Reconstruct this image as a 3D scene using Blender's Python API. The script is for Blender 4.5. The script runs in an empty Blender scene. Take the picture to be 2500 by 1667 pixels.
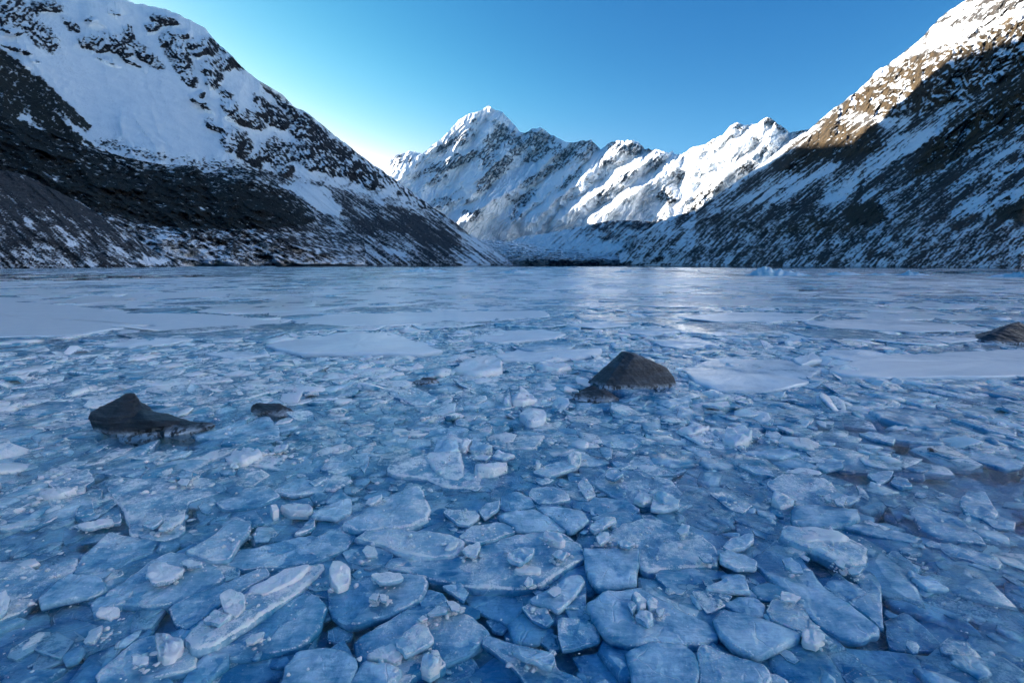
import bpy, math, random
import numpy as np
from mathutils import Vector, Matrix, noise as mnoise
import bmesh

C = bpy.context.scene.collection
SC = bpy.context.scene
PI = math.pi

# ------------------------------------------------------------------ camera
CAMZ = 1.6
F = 1180.0                     # focal length in photograph pixels (2500 wide)
PITCH = math.radians(8.98)
cam = bpy.data.cameras.new('camera')
cam.sensor_width = 36.0
cam.lens = 36.0 * F / 2500.0
cam.clip_start = 0.05
cam.clip_end = 60000.0
camo = bpy.data.objects.new('camera', cam)
camo.location = (0, 0, CAMZ)
camo.rotation_euler = (PI / 2 - PITCH, 0, 0)
C.objects.link(camo)
SC.camera = camo

# ------------------------------------------------------------------ sky and sun
SUN_AZ, SUN_EL = math.radians(-60), math.radians(15.0)
SKY_K = 1.07
w = bpy.data.worlds.new('World')
SC.world = w
w.use_nodes = True
nt = w.node_tree
nt.nodes.clear()
wo = nt.nodes.new('ShaderNodeOutputWorld')
bg = nt.nodes.new('ShaderNodeBackground')
sky = nt.nodes.new('ShaderNodeTexSky')
sky.sky_type = 'NISHITA'
sky.sun_disc = False
sky.sun_elevation = SUN_EL
sky.sun_rotation = SUN_AZ
sky.altitude = 900
sky.air_density = 1.0
sky.dust_density = 0.3
sky.ozone_density = 2.0
# the deep, saturated blue of the picture: a per-channel contrast curve on the whole sky
sep = nt.nodes.new('ShaderNodeSeparateColor')
cmb = nt.nodes.new('ShaderNodeCombineColor')
nt.links.new(sky.outputs[0], sep.inputs[0])
_chan = []
for i, (toe, g, c) in enumerate(((1.1, 5.5, 0.0031), (1.6, 2.9, 0.0165), (2.5, 1.7, 0.040))):
    sq = nt.nodes.new('ShaderNodeMath'); sq.operation = 'POWER'; sq.inputs[1].default_value = 2.0
    ad = nt.nodes.new('ShaderNodeMath'); ad.operation = 'ADD'; ad.inputs[1].default_value = toe * toe
    pw = nt.nodes.new('ShaderNodeMath'); pw.operation = 'POWER'; pw.inputs[1].default_value = g / 2
    ml = nt.nodes.new('ShaderNodeMath'); ml.operation = 'MULTIPLY'; ml.inputs[1].default_value = c * SKY_K
    nt.links.new(sep.outputs[i], sq.inputs[0]); nt.links.new(sq.outputs[0], ad.inputs[0])
    nt.links.new(ad.outputs[0], pw.inputs[0]); nt.links.new(pw.outputs[0], ml.inputs[0])
    _chan.append(ml)
prev = None
for i in (2, 1, 0):            # never warmer than white: red <= green <= blue
    mn = nt.nodes.new('ShaderNodeMath'); mn.operation = 'MINIMUM'; mn.inputs[1].default_value = 1.05
    nt.links.new(_chan[i].outputs[0], mn.inputs[0])
    if prev is not None:       # never warmer than white, and pale only where it is bright
        m1 = nt.nodes.new('ShaderNodeMath'); m1.operation = 'POWER'; m1.inputs[1].default_value = 2.0
        m2 = nt.nodes.new('ShaderNodeMath'); m2.operation = 'MULTIPLY'; m2.inputs[1].default_value = 0.95
        nt.links.new(prev.outputs[0], m1.inputs[0]); nt.links.new(m1.outputs[0], m2.inputs[0]); nt.links.new(m2.outputs[0], mn.inputs[1])
    nt.links.new(mn.outputs[0], cmb.inputs[i])
    prev = mn
nt.links.new(cmb.outputs[0], bg.inputs[0])
nt.links.new(bg.outputs[0], wo.inputs[0])
bg.inputs[1].default_value = 0.1
sun = bpy.data.lights.new('sun', 'SUN')
sun.energy = 2.0
sun.angle = math.radians(0.5)
sun.color = (1.0, 0.93, 0.83)
suno = bpy.data.objects.new('sun', sun)
SUND = Vector((math.sin(SUN_AZ) * math.cos(SUN_EL), math.cos(SUN_AZ) * math.cos(SUN_EL), math.sin(SUN_EL)))
suno.rotation_euler = (-SUND).to_track_quat('-Z', 'Y').to_euler()
suno.location = (0, 0, 50)
C.objects.link(suno)
SC.view_settings.view_transform = 'Standard'
SC.view_settings.look = 'None'
SC.view_settings.gamma = 1.0
SC.view_settings.use_curve_mapping = False
SC.view_settings.exposure = 3.68
SC.render.engine = 'CYCLES'
SC.cycles.use_denoising = True
SC.cycles.max_bounces = 6
SC.cycles.volume_bounces = 0
SC.cycles.volume_max_steps = 64
SC.cycles.diffuse_bounces = 3
SC.cycles.glossy_bounces = 3
SC.cycles.transparent_max_bounces = 8
SC.cycles.caustics_reflective = False
SC.cycles.caustics_refractive = False
SC.cycles.sample_clamp_indirect = 6.0

# ------------------------------------------------------------------ photograph pixels <-> world
K = 2500.0 / 2352.0            # the picture was measured at 2352 px wide
CP, SP = math.cos(PITCH), math.sin(PITCH)

def ray(sx, sy):
    """direction of a picture point (2500-px wide frame); numpy friendly"""
    u = (np.asarray(sx, float) - 1250.0) / F
    v = (833.5 - np.asarray(sy, float)) / F
    return u, CP + v * SP, -SP + v * CP

def azel(dx, dy):
    """2352-px point -> azimuth, tan(elevation)"""
    x, y, z = ray(np.asarray(dx, float) * K, np.asarray(dy, float) * K)
    return np.arctan2(x, y), z / np.hypot(x, y)

def screen(az, te):
    """azimuth, tan(elev) -> 2352-px point"""
    X, Y, Z = np.sin(az), np.cos(az), te
    f = Y * CP - Z * SP
    f = np.maximum(f, 0.05)
    u = Y * SP + Z * CP
    return (1250 + F * X / f) / K, (833.5 - F * u / f) / K

def ground(sx, sy, z=0.0):
    """source px -> point on the plane z"""
    x, y, d = ray(sx, sy)
    t = (z - CAMZ) / d
    return x * t, y * t

# ------------------------------------------------------------------ numpy noise
def _h(ix, iy, seed):
    h = (ix.astype(np.int64) * 374761393 + iy.astype(np.int64) * 668265263 + seed * 974634777) & 0xFFFFFFFF
    h = ((h ^ (h >> 13)) * 1274126177) & 0xFFFFFFFF
    return h ^ (h >> 16)

_GA = np.linspace(0, 2 * PI, 64, endpoint=False)
_GX, _GY = np.cos(_GA), np.sin(_GA)

def pn(x, y, seed=0):
    x = np.asarray(x, float); y = np.asarray(y, float)
    ix = np.floor(x); iy = np.floor(y)
    fx = x - ix; fy = y - iy
    u = fx * fx * fx * (fx * (fx * 6 - 15) + 10)
    v = fy * fy * fy * (fy * (fy * 6 - 15) + 10)
    def g(a, b):
        k = _h(ix + a, iy + b, seed) & 63
        return _GX[k] * (fx - a) + _GY[k] * (fy - b)
    n0 = g(0, 0) * (1 - u) + g(1, 0) * u
    n1 = g(0, 1) * (1 - u) + g(1, 1) * u
    return (n0 * (1 - v) + n1 * v) * 1.5

def fbm(x, y, octv=5, seed=0, gain=0.5, lac=2.03):
    s = 0; a = 1.0; t = 0
    for i in range(octv):
        s = s + a * pn(x, y, seed + i * 17)
        t += a; a *= gain; x = x * lac + 3.1; y = y * lac - 1.7
    return s / t * 1.6

def ridged(x, y, octv=5, seed=0, gain=0.5, lac=2.07):
    s = 0; a = 1.0; t = 0; wgt = 1.0
    for i in range(octv):
        n = 1 - np.abs(pn(x, y, seed + i * 23)) * 1.7
        n = np.clip(n, 0, 1) ** 2 * wgt
        wgt = np.clip(n * 1.6, 0, 1)
        s = s + a * n; t += a; a *= gain; x = x * lac + 1.3; y = y * lac + 5.2
    return s / t

def sstep(a, b, x):
    t = np.clip((x - a) / (b - a), 0, 1)
    return t * t * (3 - 2 * t)

def inpoly(x, y, poly):
    r = np.zeros(np.shape(x), bool)
    n = len(poly)
    for i in range(n):
        x0, y0 = poly[i]; x1, y1 = poly[(i + 1) % n]
        if y0 == y1: continue
        c = ((y0 > y) != (y1 > y)) & (x < (x1 - x0) * (y - y0) / (y1 - y0) + x0)
        r ^= c
    return r

def segdist(x, y, pts):
    d = np.full(np.shape(x), 1e9)
    for (x0, y0), (x1, y1) in zip(pts[:-1], pts[1:]):
        dx, dy = x1 - x0, y1 - y0
        t = np.clip(((x - x0) * dx + (y - y0) * dy) / (dx * dx + dy * dy + 1e-9), 0, 1)
        d = np.minimum(d, np.hypot(x - x0 - t * dx, y - y0 - t * dy))
    return d

def soft(x, y, poly, wd=12.0):
    """soft polygon mask, edge width wd px"""
    d = segdist(x, y, list(poly) + [poly[0]])
    d = np.where(inpoly(x, y, poly), d, -d)
    return sstep(-wd, wd, d)

def blobs(x, y, lst):
    """max of rotated gaussians (cx, cy, rx, ry, rot_deg[, amp])"""
    r = np.zeros(np.shape(x))
    for b in lst:
        cx, cy, rx, ry, ro = b[:5]
        a = b[5] if len(b) > 5 else 1.0
        c, s = math.cos(math.radians(ro)), math.sin(math.radians(ro))
        p = ((x - cx) * c + (y - cy) * s) / rx
        q = (-(x - cx) * s + (y - cy) * c) / ry
        r = np.maximum(r, a * np.exp(-0.7 * (p * p + q * q) ** 1.5))
    return r

# ------------------------------------------------------------------ objects
def tag(o, label=None, cat=None, group=None, kind=None):
    if label: o['label'] = label
    if cat: o['category'] = cat
    if group: o['group'] = group
    if kind or cat: o['kind'] = kind or 'thing'
    return o

def mesh_np(name, co, quads=None, tris=None, mat=None, smooth=True, attrs=None):
    me = bpy.data.meshes.new(name)
    co = np.asarray(co, np.float32)
    nq = 0 if quads is None else len(quads)
    ntri = 0 if tris is None else len(tris)
    me.vertices.add(len(co))
    me.vertices.foreach_set('co', co.ravel())
    li = []
    if nq: li.append(np.asarray(quads, np.int32).ravel())
    if ntri: li.append(np.asarray(tris, np.int32).ravel())
    li = np.concatenate(li)
    me.loops.add(len(li))
    me.loops.foreach_set('vertex_index', li)
    me.polygons.add(nq + ntri)
    st = np.concatenate([np.arange(nq) * 4, nq * 4 + np.arange(ntri) * 3]).astype(np.int32)
    me.polygons.foreach_set('loop_start', st)
    me.polygons.foreach_set('use_smooth', np.full(nq + ntri, smooth, bool))
    if attrs:
        for k, v in attrs.items():
            a = me.attributes.new(k, 'FLOAT', 'POINT')
            a.data.foreach_set('value', np.asarray(v, np.float32).ravel())
    me.update()
    me.validate()
    if mat: me.materials.append(mat)
    return me

def link(name, me, parent=None):
    o = bpy.data.objects.new(name, me)
    C.objects.link(o)
    if parent: o.parent = parent
    return o

def grid_quads(nr, nc):
    i = np.arange(nr - 1)[:, None] * nc + np.arange(nc - 1)[None, :]
    return np.stack([i, i + 1, i + nc + 1, i + nc], -1).reshape(-1, 4)

# ------------------------------------------------------------------ node helpers
class NT:
    def __init__(s, name):
        s.m = bpy.data.materials.new(name)
        s.m.use_nodes = True
        s.t = s.m.node_tree
        s.t.nodes.clear()
        s.out = s.t.nodes.new('ShaderNodeOutputMaterial')
    def n(s, typ, **kw):
        nd = s.t.nodes.new(typ)
        for k, v in kw.items():
            setattr(nd, k, v)
        return nd
    def l(s, a, b):
        s.t.links.new(a, b)
    def put(s, sock, v):
        if hasattr(v, 'is_linked') or hasattr(v, 'links'): s.l(v, sock)
        else: sock.default_value = v
    def noise(s, vec, scale, detail=5, rough=0.55, dist=0.0):
        nd = s.n('ShaderNodeTexNoise')
        if vec is not None: s.l(vec, nd.inputs['Vector'])
        nd.inputs['Scale'].default_value = scale
        nd.inputs['Detail'].default_value = detail
        nd.inputs['Roughness'].default_value = rough
        nd.inputs['Distortion'].default_value = dist
        return nd.outputs[0]
    def math(s, op, a, b=0.0, c=None, clamp=False):
        nd = s.n('ShaderNodeMath', operation=op, use_clamp=clamp)
        s.put(nd.inputs[0], a); s.put(nd.inputs[1], b)
        if c is not None: s.put(nd.inputs[2], c)
        return nd.outputs[0]
    def sm(s, x, a, b, lo=0.0, hi=1.0):
        nd = s.n('ShaderNodeMapRange', interpolation_type='SMOOTHSTEP')
        s.put(nd.inputs[0], x)
        for i, v in zip((1, 2, 3, 4), (a, b, lo, hi)): s.put(nd.inputs[i], v)
        return nd.outputs[0]
    def mix(s, f, a, b, mode='MIX'):
        nd = s.n('ShaderNodeMix', data_type='RGBA', blend_type=mode)
        s.put(nd.inputs[0], f)
        for k, v in ((6, a), (7, b)):
            if isinstance(v, tuple): v = v + (1,) if len(v) == 3 else v
            s.put(nd.inputs[k], v)
        return nd.outputs[2]
    def attr(s, name, obj=False):
        nd = s.n('ShaderNodeAttribute', attribute_name=name, attribute_type='OBJECT' if obj else 'GEOMETRY')
        return nd.outputs['Fac']
    def coord(s, kind='Object'):
        return s.n('ShaderNodeTexCoord').outputs[kind]
    def mapping(s, v, scale=(1, 1, 1), rot=(0, 0, 0), loc=(0, 0, 0)):
        nd = s.n('ShaderNodeMapping')
        s.l(v, nd.inputs[0])
        nd.inputs['Scale'].default_value = scale
        nd.inputs['Rotation'].default_value = rot
        nd.inputs['Location'].default_value = loc
        return nd.outputs[0]
    def bump(s, h, strength=0.5, dist=0.1, normal=None):
        nd = s.n('ShaderNodeBump')
        s.put(nd.inputs['Height'], h)
        nd.inputs['Strength'].default_value = strength
        nd.inputs['Distance'].default_value = dist
        if normal is not None: s.l(normal, nd.inputs['Normal'])
        return nd.outputs[0]
    def bsdf(s, **kw):
        b = s.n('ShaderNodeBsdfPrincipled')
        for k, v in kw.items():
            k = k.replace('_', ' ')
            if isinstance(v, tuple) and len(v) == 3 and k == 'Base Color': v = v + (1,)
            s.put(b.inputs[k], v)
        s.l(b.outputs[0], s.out.inputs[0])
        return b
# ------------------------------------------------------------------ terrain material
def terrain_mat(name, px, rock_a, rock_b, veg_col=(0.02, 0.02, 0.014)):
    """px: size in metres of one picture pixel on this terrain; grain and break-up follow it"""
    t = NT(name)
    co = t.coord('Object')
    sn, vg, sc = t.attr('snow'), t.attr('veg'), t.attr('scree')
    fine = t.noise(co, 1.0 / (px * 2.6), 4, 0.7)
    med = t.noise(co, 1.0 / (px * 13.0), 5, 0.62)
    f = t.math('ADD', sn, t.math('MULTIPLY', t.math('SUBTRACT', fine, 0.5), 1.3))
    f = t.math('ADD', f, t.math('MULTIPLY', t.math('SUBTRACT', med, 0.5), 0.9))
    f = t.sm(f, 0.30, 0.68)
    rock = t.mix(t.sm(med, 0.35, 0.65), rock_a, rock_b)
    rock = t.mix(t.math('MULTIPLY', t.sm(fine, 0.45, 0.62), 0.6), rock, tuple(c * 0.4 for c in rock_a))
    rock = t.mix(sc, rock, t.mix(t.sm(fine, 0.38, 0.62), (0.034, 0.036, 0.042), (0.088, 0.09, 0.096)))
    veg = t.mix(t.sm(fine, 0.38, 0.62), veg_col, tuple(c * 2.6 for c in veg_col))
    base = t.mix(vg, rock, veg)
    col = t.mix(f, base, t.mix(t.sm(med, 0.3, 0.7), (0.80, 0.84, 0.88), (0.90, 0.92, 0.94)))
    rough = t.math('MULTIPLY_ADD', f, -0.3, 0.95)
    h = t.math('ADD', fine, t.math('MULTIPLY', med, 2.2))
    h = t.math('MULTIPLY', h, t.math('MULTIPLY_ADD', f, -0.75, 1.0))
    t.bsdf(Base_Color=col, Roughness=rough, Normal=t.bump(h, 0.8, px * 5.0), Specular_IOR_Level=0.2)
    return t.m

def boxblur(a, k):
    """mean over a (2k+1)-wide window in both directions"""
    for ax in (0, 1):
        p = np.pad(a, [(k + 1, k) if i == ax else (0, 0) for i in (0, 1)], mode='edge')
        c = np.cumsum(p, axis=ax)
        n = 2 * k + 1
        a = (np.take(c, range(n, c.shape[ax]), ax) - np.take(c, range(0, c.shape[ax] - n), ax)) / n
    return a

def terrain(name, label, ridge, Rr, Rf, paint, mat, ncol=500, nrow=240, rel=None, jag=(0.0, 20.0), foot=None,
            power=1.0, az_rng=None, back=1.0, seed=0, spread=1.0, smooth=False):
    """A mountain side as a sheet of real depth: column = bearing, row = height; it runs from its foot at range Rf to the crest
    at range Rr, with gullies and spurs pushed in and out by rel(), then falls away behind the crest."""
    ra = [azel(*p) if p[0] != 'd' else (math.radians(p[1]), math.tan(math.radians(p[2]))) for p in ridge]
    raz = np.array([float(a[0]) for a in ra]); rte = np.array([float(a[1]) for a in ra])
    a0, a1 = (raz[0], raz[-1]) if az_rng is None else az_rng
    # even spacing in the picture where it is seen: tan(az)
    if abs(a0) < 1.3 and abs(a1) < 1.3:
        az = np.arctan(np.linspace(math.tan(a0), math.tan(a1), ncol))
    else:
        az = np.linspace(a0, a1, ncol)
    te_r = np.interp(az, raz, rte)
    sxr, syr = screen(az, te_r)
    def along(tab):
        xs = np.array([p[0] for p in tab], float); vs = np.array([p[1] for p in tab], float)
        pa = np.where(np.abs(xs) > 5000, np.radians(xs / 10000.0), 0.0)
        for i, x in enumerate(xs):
            if abs(x) <= 5000: pa[i] = float(azel(x, 560)[0])
        return np.interp(az, pa, vs)
    R1, R0 = along(Rr), along(Rf)
    teeth = jag[0] / 1110.0 * (fbm(sxr / jag[1], sxr * 0 + seed, 5, seed + 5, 0.6))
    if foot is None:
        te_f = -(CAMZ + 1.5) / R0
    else:
        fa = [azel(*p) for p in foot]
        te_f = np.interp(az, [float(a[0]) for a in fa], [float(a[1]) for a in fa])
    te_r = np.maximum(te_r, te_f + 1e-4)
    t = np.linspace(0, 1, nrow)[:, None]
    TE = te_f[None] + (te_r - te_f)[None] * t + teeth[None] * t ** 14
    R = R0[None] + (R1 - R0)[None] * t ** power
    AZ = np.repeat(az[None], nrow, 0)
    SX, SY = screen(AZ, TE)
    T = np.repeat(t, ncol, 1)
    D = np.zeros_like(R)
    if rel is not None:
        D = rel(SX, SY, T, R)
        D = D * sstep(0, 0.06, T)
        R = np.maximum(R - D, R0[None] * 0.6)
    X, Y, Z = R * np.sin(AZ), R * np.cos(AZ), CAMZ + R * TE
    # surface normal of the sheet, for where snow can lie
    P = np.stack([X, Y, Z], -1)
    du = np.gradient(P, axis=1); dv = np.gradient(P, axis=0)
    N = np.cross(du, dv); N /= np.linalg.norm(N, axis=-1, keepdims=True) + 1e-9
    N *= np.sign((N * -np.stack([np.sin(AZ), np.cos(AZ), -0.3 + 0 * AZ], -1)).sum(-1, keepdims=True))
    S = N[..., 2] - boxblur(N[..., 2], 14)
    S = np.clip(S / (S.std() + 1e-6), -2.5, 2.5)
    sn, vg, scr = paint(SX, SY, T, N, R, D, S)
    # behind the crest
    nb = 14
    k = (np.arange(1, nb + 1) / nb)[:, None]
    hc = (CAMZ + R[-1] * TE[-1])[None]
    Rb = R[-1][None] + (hc * 1.7 * back + 30) * k
    Zb = hc - (hc + 20) * k ** 1.15
    Xb, Yb = Rb * np.sin(az)[None], Rb * np.cos(az)[None]
    co = np.concatenate([P.reshape(-1, 3), np.stack([Xb, Yb, Zb], -1).reshape(-1, 3)])
    rep = lambda a: np.concatenate([a.ravel(), np.repeat(a[-1][None], nb, 0).ravel()])
    me = mesh_np(name, co, grid_quads(nrow + nb, ncol), mat=mat, smooth=smooth, attrs={'snow': rep(sn), 'veg': rep(vg), 'scree': rep(scr)})
    o = link(name, me)
    return tag(o, label, kind='structure')

def rot(x, y, deg):
    c, s = math.cos(math.radians(deg)), math.sin(math.radians(deg))
    return x * c + y * s, -x * s + y * c     # p along the direction deg (screen, down positive), q across

def Z1(*p): return [(x / 2.4507, y / 2.4507) for x, y in p]
def Z2(*p): return [(752.6 + x / 2.7778, 188.2 + y / 2.7778) for x, y in p]
def Z3(*p): return [(1505.3 + x / 2.4507, y / 2.4507) for x, y in p]
def B1(l): return [(b[0] / 2.4507, b[1] / 2.4507, b[2] / 2.4507, b[3] / 2.4507) + tuple(b[4:]) for b in l]
def B2(l): return [(752.6 + b[0] / 2.7778, 188.2 + b[1] / 2.7778, b[2] / 2.7778, b[3] / 2.7778) + tuple(b[4:]) for b in l]
def B3(l): return [(1505.3 + b[0] / 2.4507, b[1] / 2.4507, b[2] / 2.4507, b[3] / 2.4507) + tuple(b[4:]) for b in l]

# ================================================================== left mountain
left_ridge = [('d', -125, 14), ('d', -100, 20), ('d', -80, 24), ('d', -65, 25), (-300, -190), (-60, -110), (120, -60), (230, -22), (286, 0)] + Z1(
    (760, 20), (870, 40), (940, 55), (1030, 95), (1150, 155), (1220, 240), (1290, 300), (1390, 405), (1440, 440), (1500, 500),
    (1620, 590), (1690, 615), (1720, 630), (1810, 700), (1880, 760), (1960, 820), (2075, 910)) + Z2(
    (400, 600), (520, 690), (600, 750), (700, 820), (800, 880), (870, 945), (950, 1000), (1100, 1100), (1190, 1168), (1230, 1172))

LROCK = B1([(170, 130, 190, 62, 47, 1.0), (60, 60, 80, 80, 0, .9), (260, 30, 80, 32, 15), (510, 105, 26, 16, 0), (400, 145, 60, 22, 32, .8),
    (545, 235, 90, 48, 10), (690, 255, 80, 60, 20), (735, 190, 50, 14, 62), (930, 115, 70, 30, 12), (855, 150, 40, 24, -15), (820, 310, 110, 36, 38),
    (960, 230, 60, 45, 20), (1010, 320, 110, 55, 62), (1065, 430, 60, 40, 60), (1040, 200, 26, 30, 45), (1130, 245, 80, 26, -8), (1165, 280, 70, 24, -14),
    (1250, 340, 100, 55, -20), (1200, 400, 60, 45, 30), (1190, 460, 30, 28, 60), (1265, 520, 48, 26, 20), (1135, 540, 18, 18, 0), (1135, 588, 60, 15, 24),
    (1290, 600, 60, 40, 40), (1390, 670, 95, 40, 25), (1500, 640, 70, 40, 40), (1580, 680, 50, 40, 50), (1480, 590, 80, 30, 42, .7),
    (1215, 720, 80, 22, 40), (1330, 800, 95, 60, 38), (1420, 880, 60, 35, 38), (1545, 850, 75, 65, 20), (1590, 930, 60, 50, 30), (1710, 730, 62, 60, 40),
    (1640, 620, 50, 20, 45, .7), (1730, 880, 110, 50, 25), (1850, 930, 90, 45, 25), (1790, 800, 70, 36, 45, .8), (1900, 850, 80, 30, 45, .7),
    (1980, 960, 90, 50, 35, .9), (2060, 1000, 80, 40, 40, .9), (1330, 350, 80, 20, 55, .6), (1560, 560, 120, 16, 42, .5), (1800, 740, 140, 14, 44, .5),
    (100, 280, 90, 12, 18, .6), (60, 180, 60, 18, 15, .7), (210, 345, 24, 10, 20, .6), (600, 340, 60, 12, 25, .6), (720, 340, 100, 14, 30, .55),
    (640, 70, 40, 10, 40, .5)])

def rel_left(sx, sy, t, R):
    wx = sx + 10 * fbm(sx / 60, sy / 60, 3, 3); wy = sy + 10 * fbm(sx / 60, sy / 60, 3, 9)
    p, q = rot(wx, wy, 62)
    rk = np.clip(blobs(wx, wy, LROCK), 0, 1)
    big = ridged(q / 170, p / 520, 3, 11) * 130
    mid = ridged(q / 46, p / 130, 4, 21) * 45
    fin = ridged(wx / 15, wy / 20, 5, 31, 0.62) * 26
    up = sstep(560, 420, sy)
    lowp, lowq = rot(sx, sy, 40)
    gul = ridged(lowq / 20, lowp / 260, 3, 41) * 16
    return big * 1.3 * up + mid * (0.22 + 1.1 * rk) * up + fin * (0.05 + 1.8 * rk) + rk * 40 + gul * 2.2 * sstep(330, 480, sy) * sstep(500, 760, sx)

LSCREE = Z1((1500, 950), (1700, 1010), (1900, 1050), (2090, 1110)) + [(890, 452), (940, 470), (990, 490), (1050, 515), (1110, 550), (1170, 590), (1260, 620), (640, 640), (560, 500)]
LSPECK = Z1((560, 760), (700, 800), (950, 860), (1200, 890), (1450, 930), (1620, 1000), (1560, 1060), (1260, 1010), (1000, 920), (700, 890), (520, 840))
def paint_left(sx, sy, t, N, R, D, S):
    w = 7 * fbm(sx / 26, sy / 26, 4, 77)
    x, y = sx + w, sy + 7 * fbm(sx / 26, sy / 26, 4, 78)
    rk = blobs(x, y, LROCK)
    p, q = rot(sx, sy, 58)
    n1 = fbm(q / 4.6, p / 15, 5, 81, 0.6)
    rib = ridged(q / 5.5, p / 18, 4, 91, 0.6)
    steep = 1 - np.clip(N[..., 2], 0, 1)
    sn = 1.14 - 0.86 * sstep(0.03, 0.46, rk) * (0.60 + 0.75 * rib) - 0.55 * sstep(0.08, 0.6, rk) * n1 + 0.06 * fbm(sx / 40, sy / 40, 3, 5)
    sn -= 0.30 * sstep(0.15, .65, rk) * (steep - 0.5)
    sn += 0.22 * S * np.clip(0.12 + 1.2 * sstep(0.05, 0.5, rk), 0, 1)
    # thin rock bands along the crest towards the valley
    crest = sstep(0.70, 0.97, t) * sstep(560, 640, sx) * sstep(1120, 1000, sx)
    sn -= crest * (0.40 + 0.8 * n1)
    # the whole lower right of the face is dusted rock
    dust = sstep(250, 420, sy) * sstep(480, 640, sx + 0.35 * (sy - 300))
    sn -= dust * (0.20 + 0.55 * n1 + 0.25 * fbm(sx / 22, sy / 22, 3, 83))
    # speckled gravel under the snow field
    sp = soft(x, y, LSPECK, 14)
    pp, qq = rot(sx, sy, 26)
    sn -= sp * (0.50 + 0.9 * fbm(pp / 9, qq / 3.6, 4, 96))
    grav = sstep(330, 560, sy - 0.32 * sx + 40) * 0.22
    sn -= grav * (0.5 + 1.2 * fbm(pp / 8, qq / 3.2, 3, 97))
    # scree and moraine wall low down to the right
    sc = soft(x, y, LSCREE, 22)
    p4, q4 = rot(sx, sy, 36)
    streak = fbm(q4 / 4.2, p4 / 70, 4, 101, 0.6)
    bigs = fbm(q4 / 26, p4 / 120, 3, 111)
    sl = 0.40 + 0.50 * streak + 0.26 * bigs + 0.30 * fbm(sx / 5, sy / 5, 4, 113)
    sl += 0.55 * soft(x, y, Z2((260, 730), (440, 770), (560, 810), (500, 800), (330, 780)), 6)
    sl += 0.6 * soft(x, y, Z2((330, 1040), (420, 1075), (545, 1125), (480, 1120), (380, 1080)), 5)
    sl += 0.26 * soft(x, y, Z2((790, 930), (900, 990), (1050, 1070), (1200, 1165), (1000, 1160), (860, 1060)), 9)
    sl += 0.75 * soft(x, y, Z1((1560, 1040), (1680, 1030), (1860, 1080), (1920, 1180), (1900, 1230), (1790, 1180), (1700, 1100)), 6)
    sl -= 0.35 * soft(x, y, Z2((120, 900), (300, 880), (560, 860), (800, 990), (780, 1080), (500, 960), (250, 960)), 14)
    sl += 0.20 * S
    sn = sn * (1 - sc) + sl * sc
    # dark scrub strip on the far left
    st = soft(x, y, Z1((-200, 100), (0, 280), (110, 350), (250, 450), (400, 600), (520, 715), (480, 745), (540, 840), (300, 770), (-50, 690), (-400, 600)), 5)
    p5, q5 = rot(sx, sy, 46)
    svg = 0.0 + 0.55 * ridged(q5 / 22, p5 / 160, 3, 121) ** 2 + 0.75 * fbm(q5 / 6, p5 / 12, 5, 123)
    svg += 0.9 * soft(x, y, Z1((90, 650), (130, 640), (260, 735), (220, 735)), 5)
    svg += 0.8 * soft(x, y, Z1((330, 640), (470, 720), (640, 830), (560, 830), (440, 760)), 5)
    sn = sn * (1 - st) + svg * st
    return sn, st * 0.85, sc

MAT_L = terrain_mat('left_mountain_surface', 4.6, (0.020, 0.019, 0.020), (0.048, 0.045, 0.045))
terrain('mountain', 'steep shaded snow mountain with dark rock bands left of the lake', left_ridge,
        [(-1250000, 2600), (-800000, 3000), (-600000, 3600), (0, 3800), (286, 4000), (567, 4100), (847, 4100), (1100, 3950), (1181, 3900), (1230, 3900)],
        [(-1250000, 900), (-600000, 1000), (0, 1400), (400, 1700), (700, 2100), (940, 2700), (1100, 3300), (1181, 3850), (1230, 3890)],
        paint_left, MAT_L, ncol=620, nrow=330, rel=rel_left, jag=(2.4, 16), power=1.25, az_rng=(math.radians(-62), float(azel(1228, 609)[0])))

# its continuation, out of frame to the left: what keeps the lake in shade
def paint_plain(sx, sy, t, N, R, D, S):
    n = fbm(R / 90, t * 30, 4, 7)
    return 0.75 + 0.9 * n, 0 * t, 0 * t
terrain('mountain', 'snow slope running on beyond the left mountain', [('d', -130, 13), ('d', -100, 20), ('d', -80, 24), ('d', -61.6, 25.2)],
        [(-1300000, 2600), (-800000, 3000), (-616000, 3560)], [(-1300000, 900), (-616000, 1000)], paint_plain, MAT_L, ncol=80, nrow=50, power=1.25)

# unseen range added behind the left mountain to shade right crest and valley head
terrain('mountain', 'unseen snowy range added behind the left mountain to shade the valley',
        [('d', -50, 17.0), ('d', -38, 18.5), ('d', -28, 18.4), ('d', -24, 16.6), ('d', -20, 12.8), ('d', -17.4, 8.4), ('d', -15, 6.0), ('d', -13, 4.6), ('d', -12, 1)],
        [(-500000, 5000), (-280000, 5500), (-200000, 6800), (-174000, 7600), (-130000, 8300)], [(-500000, 4300), (-280000, 4600), (-200000, 5600), (-130000, 7200)], paint_plain, MAT_L, ncol=140, nrow=40)

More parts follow.
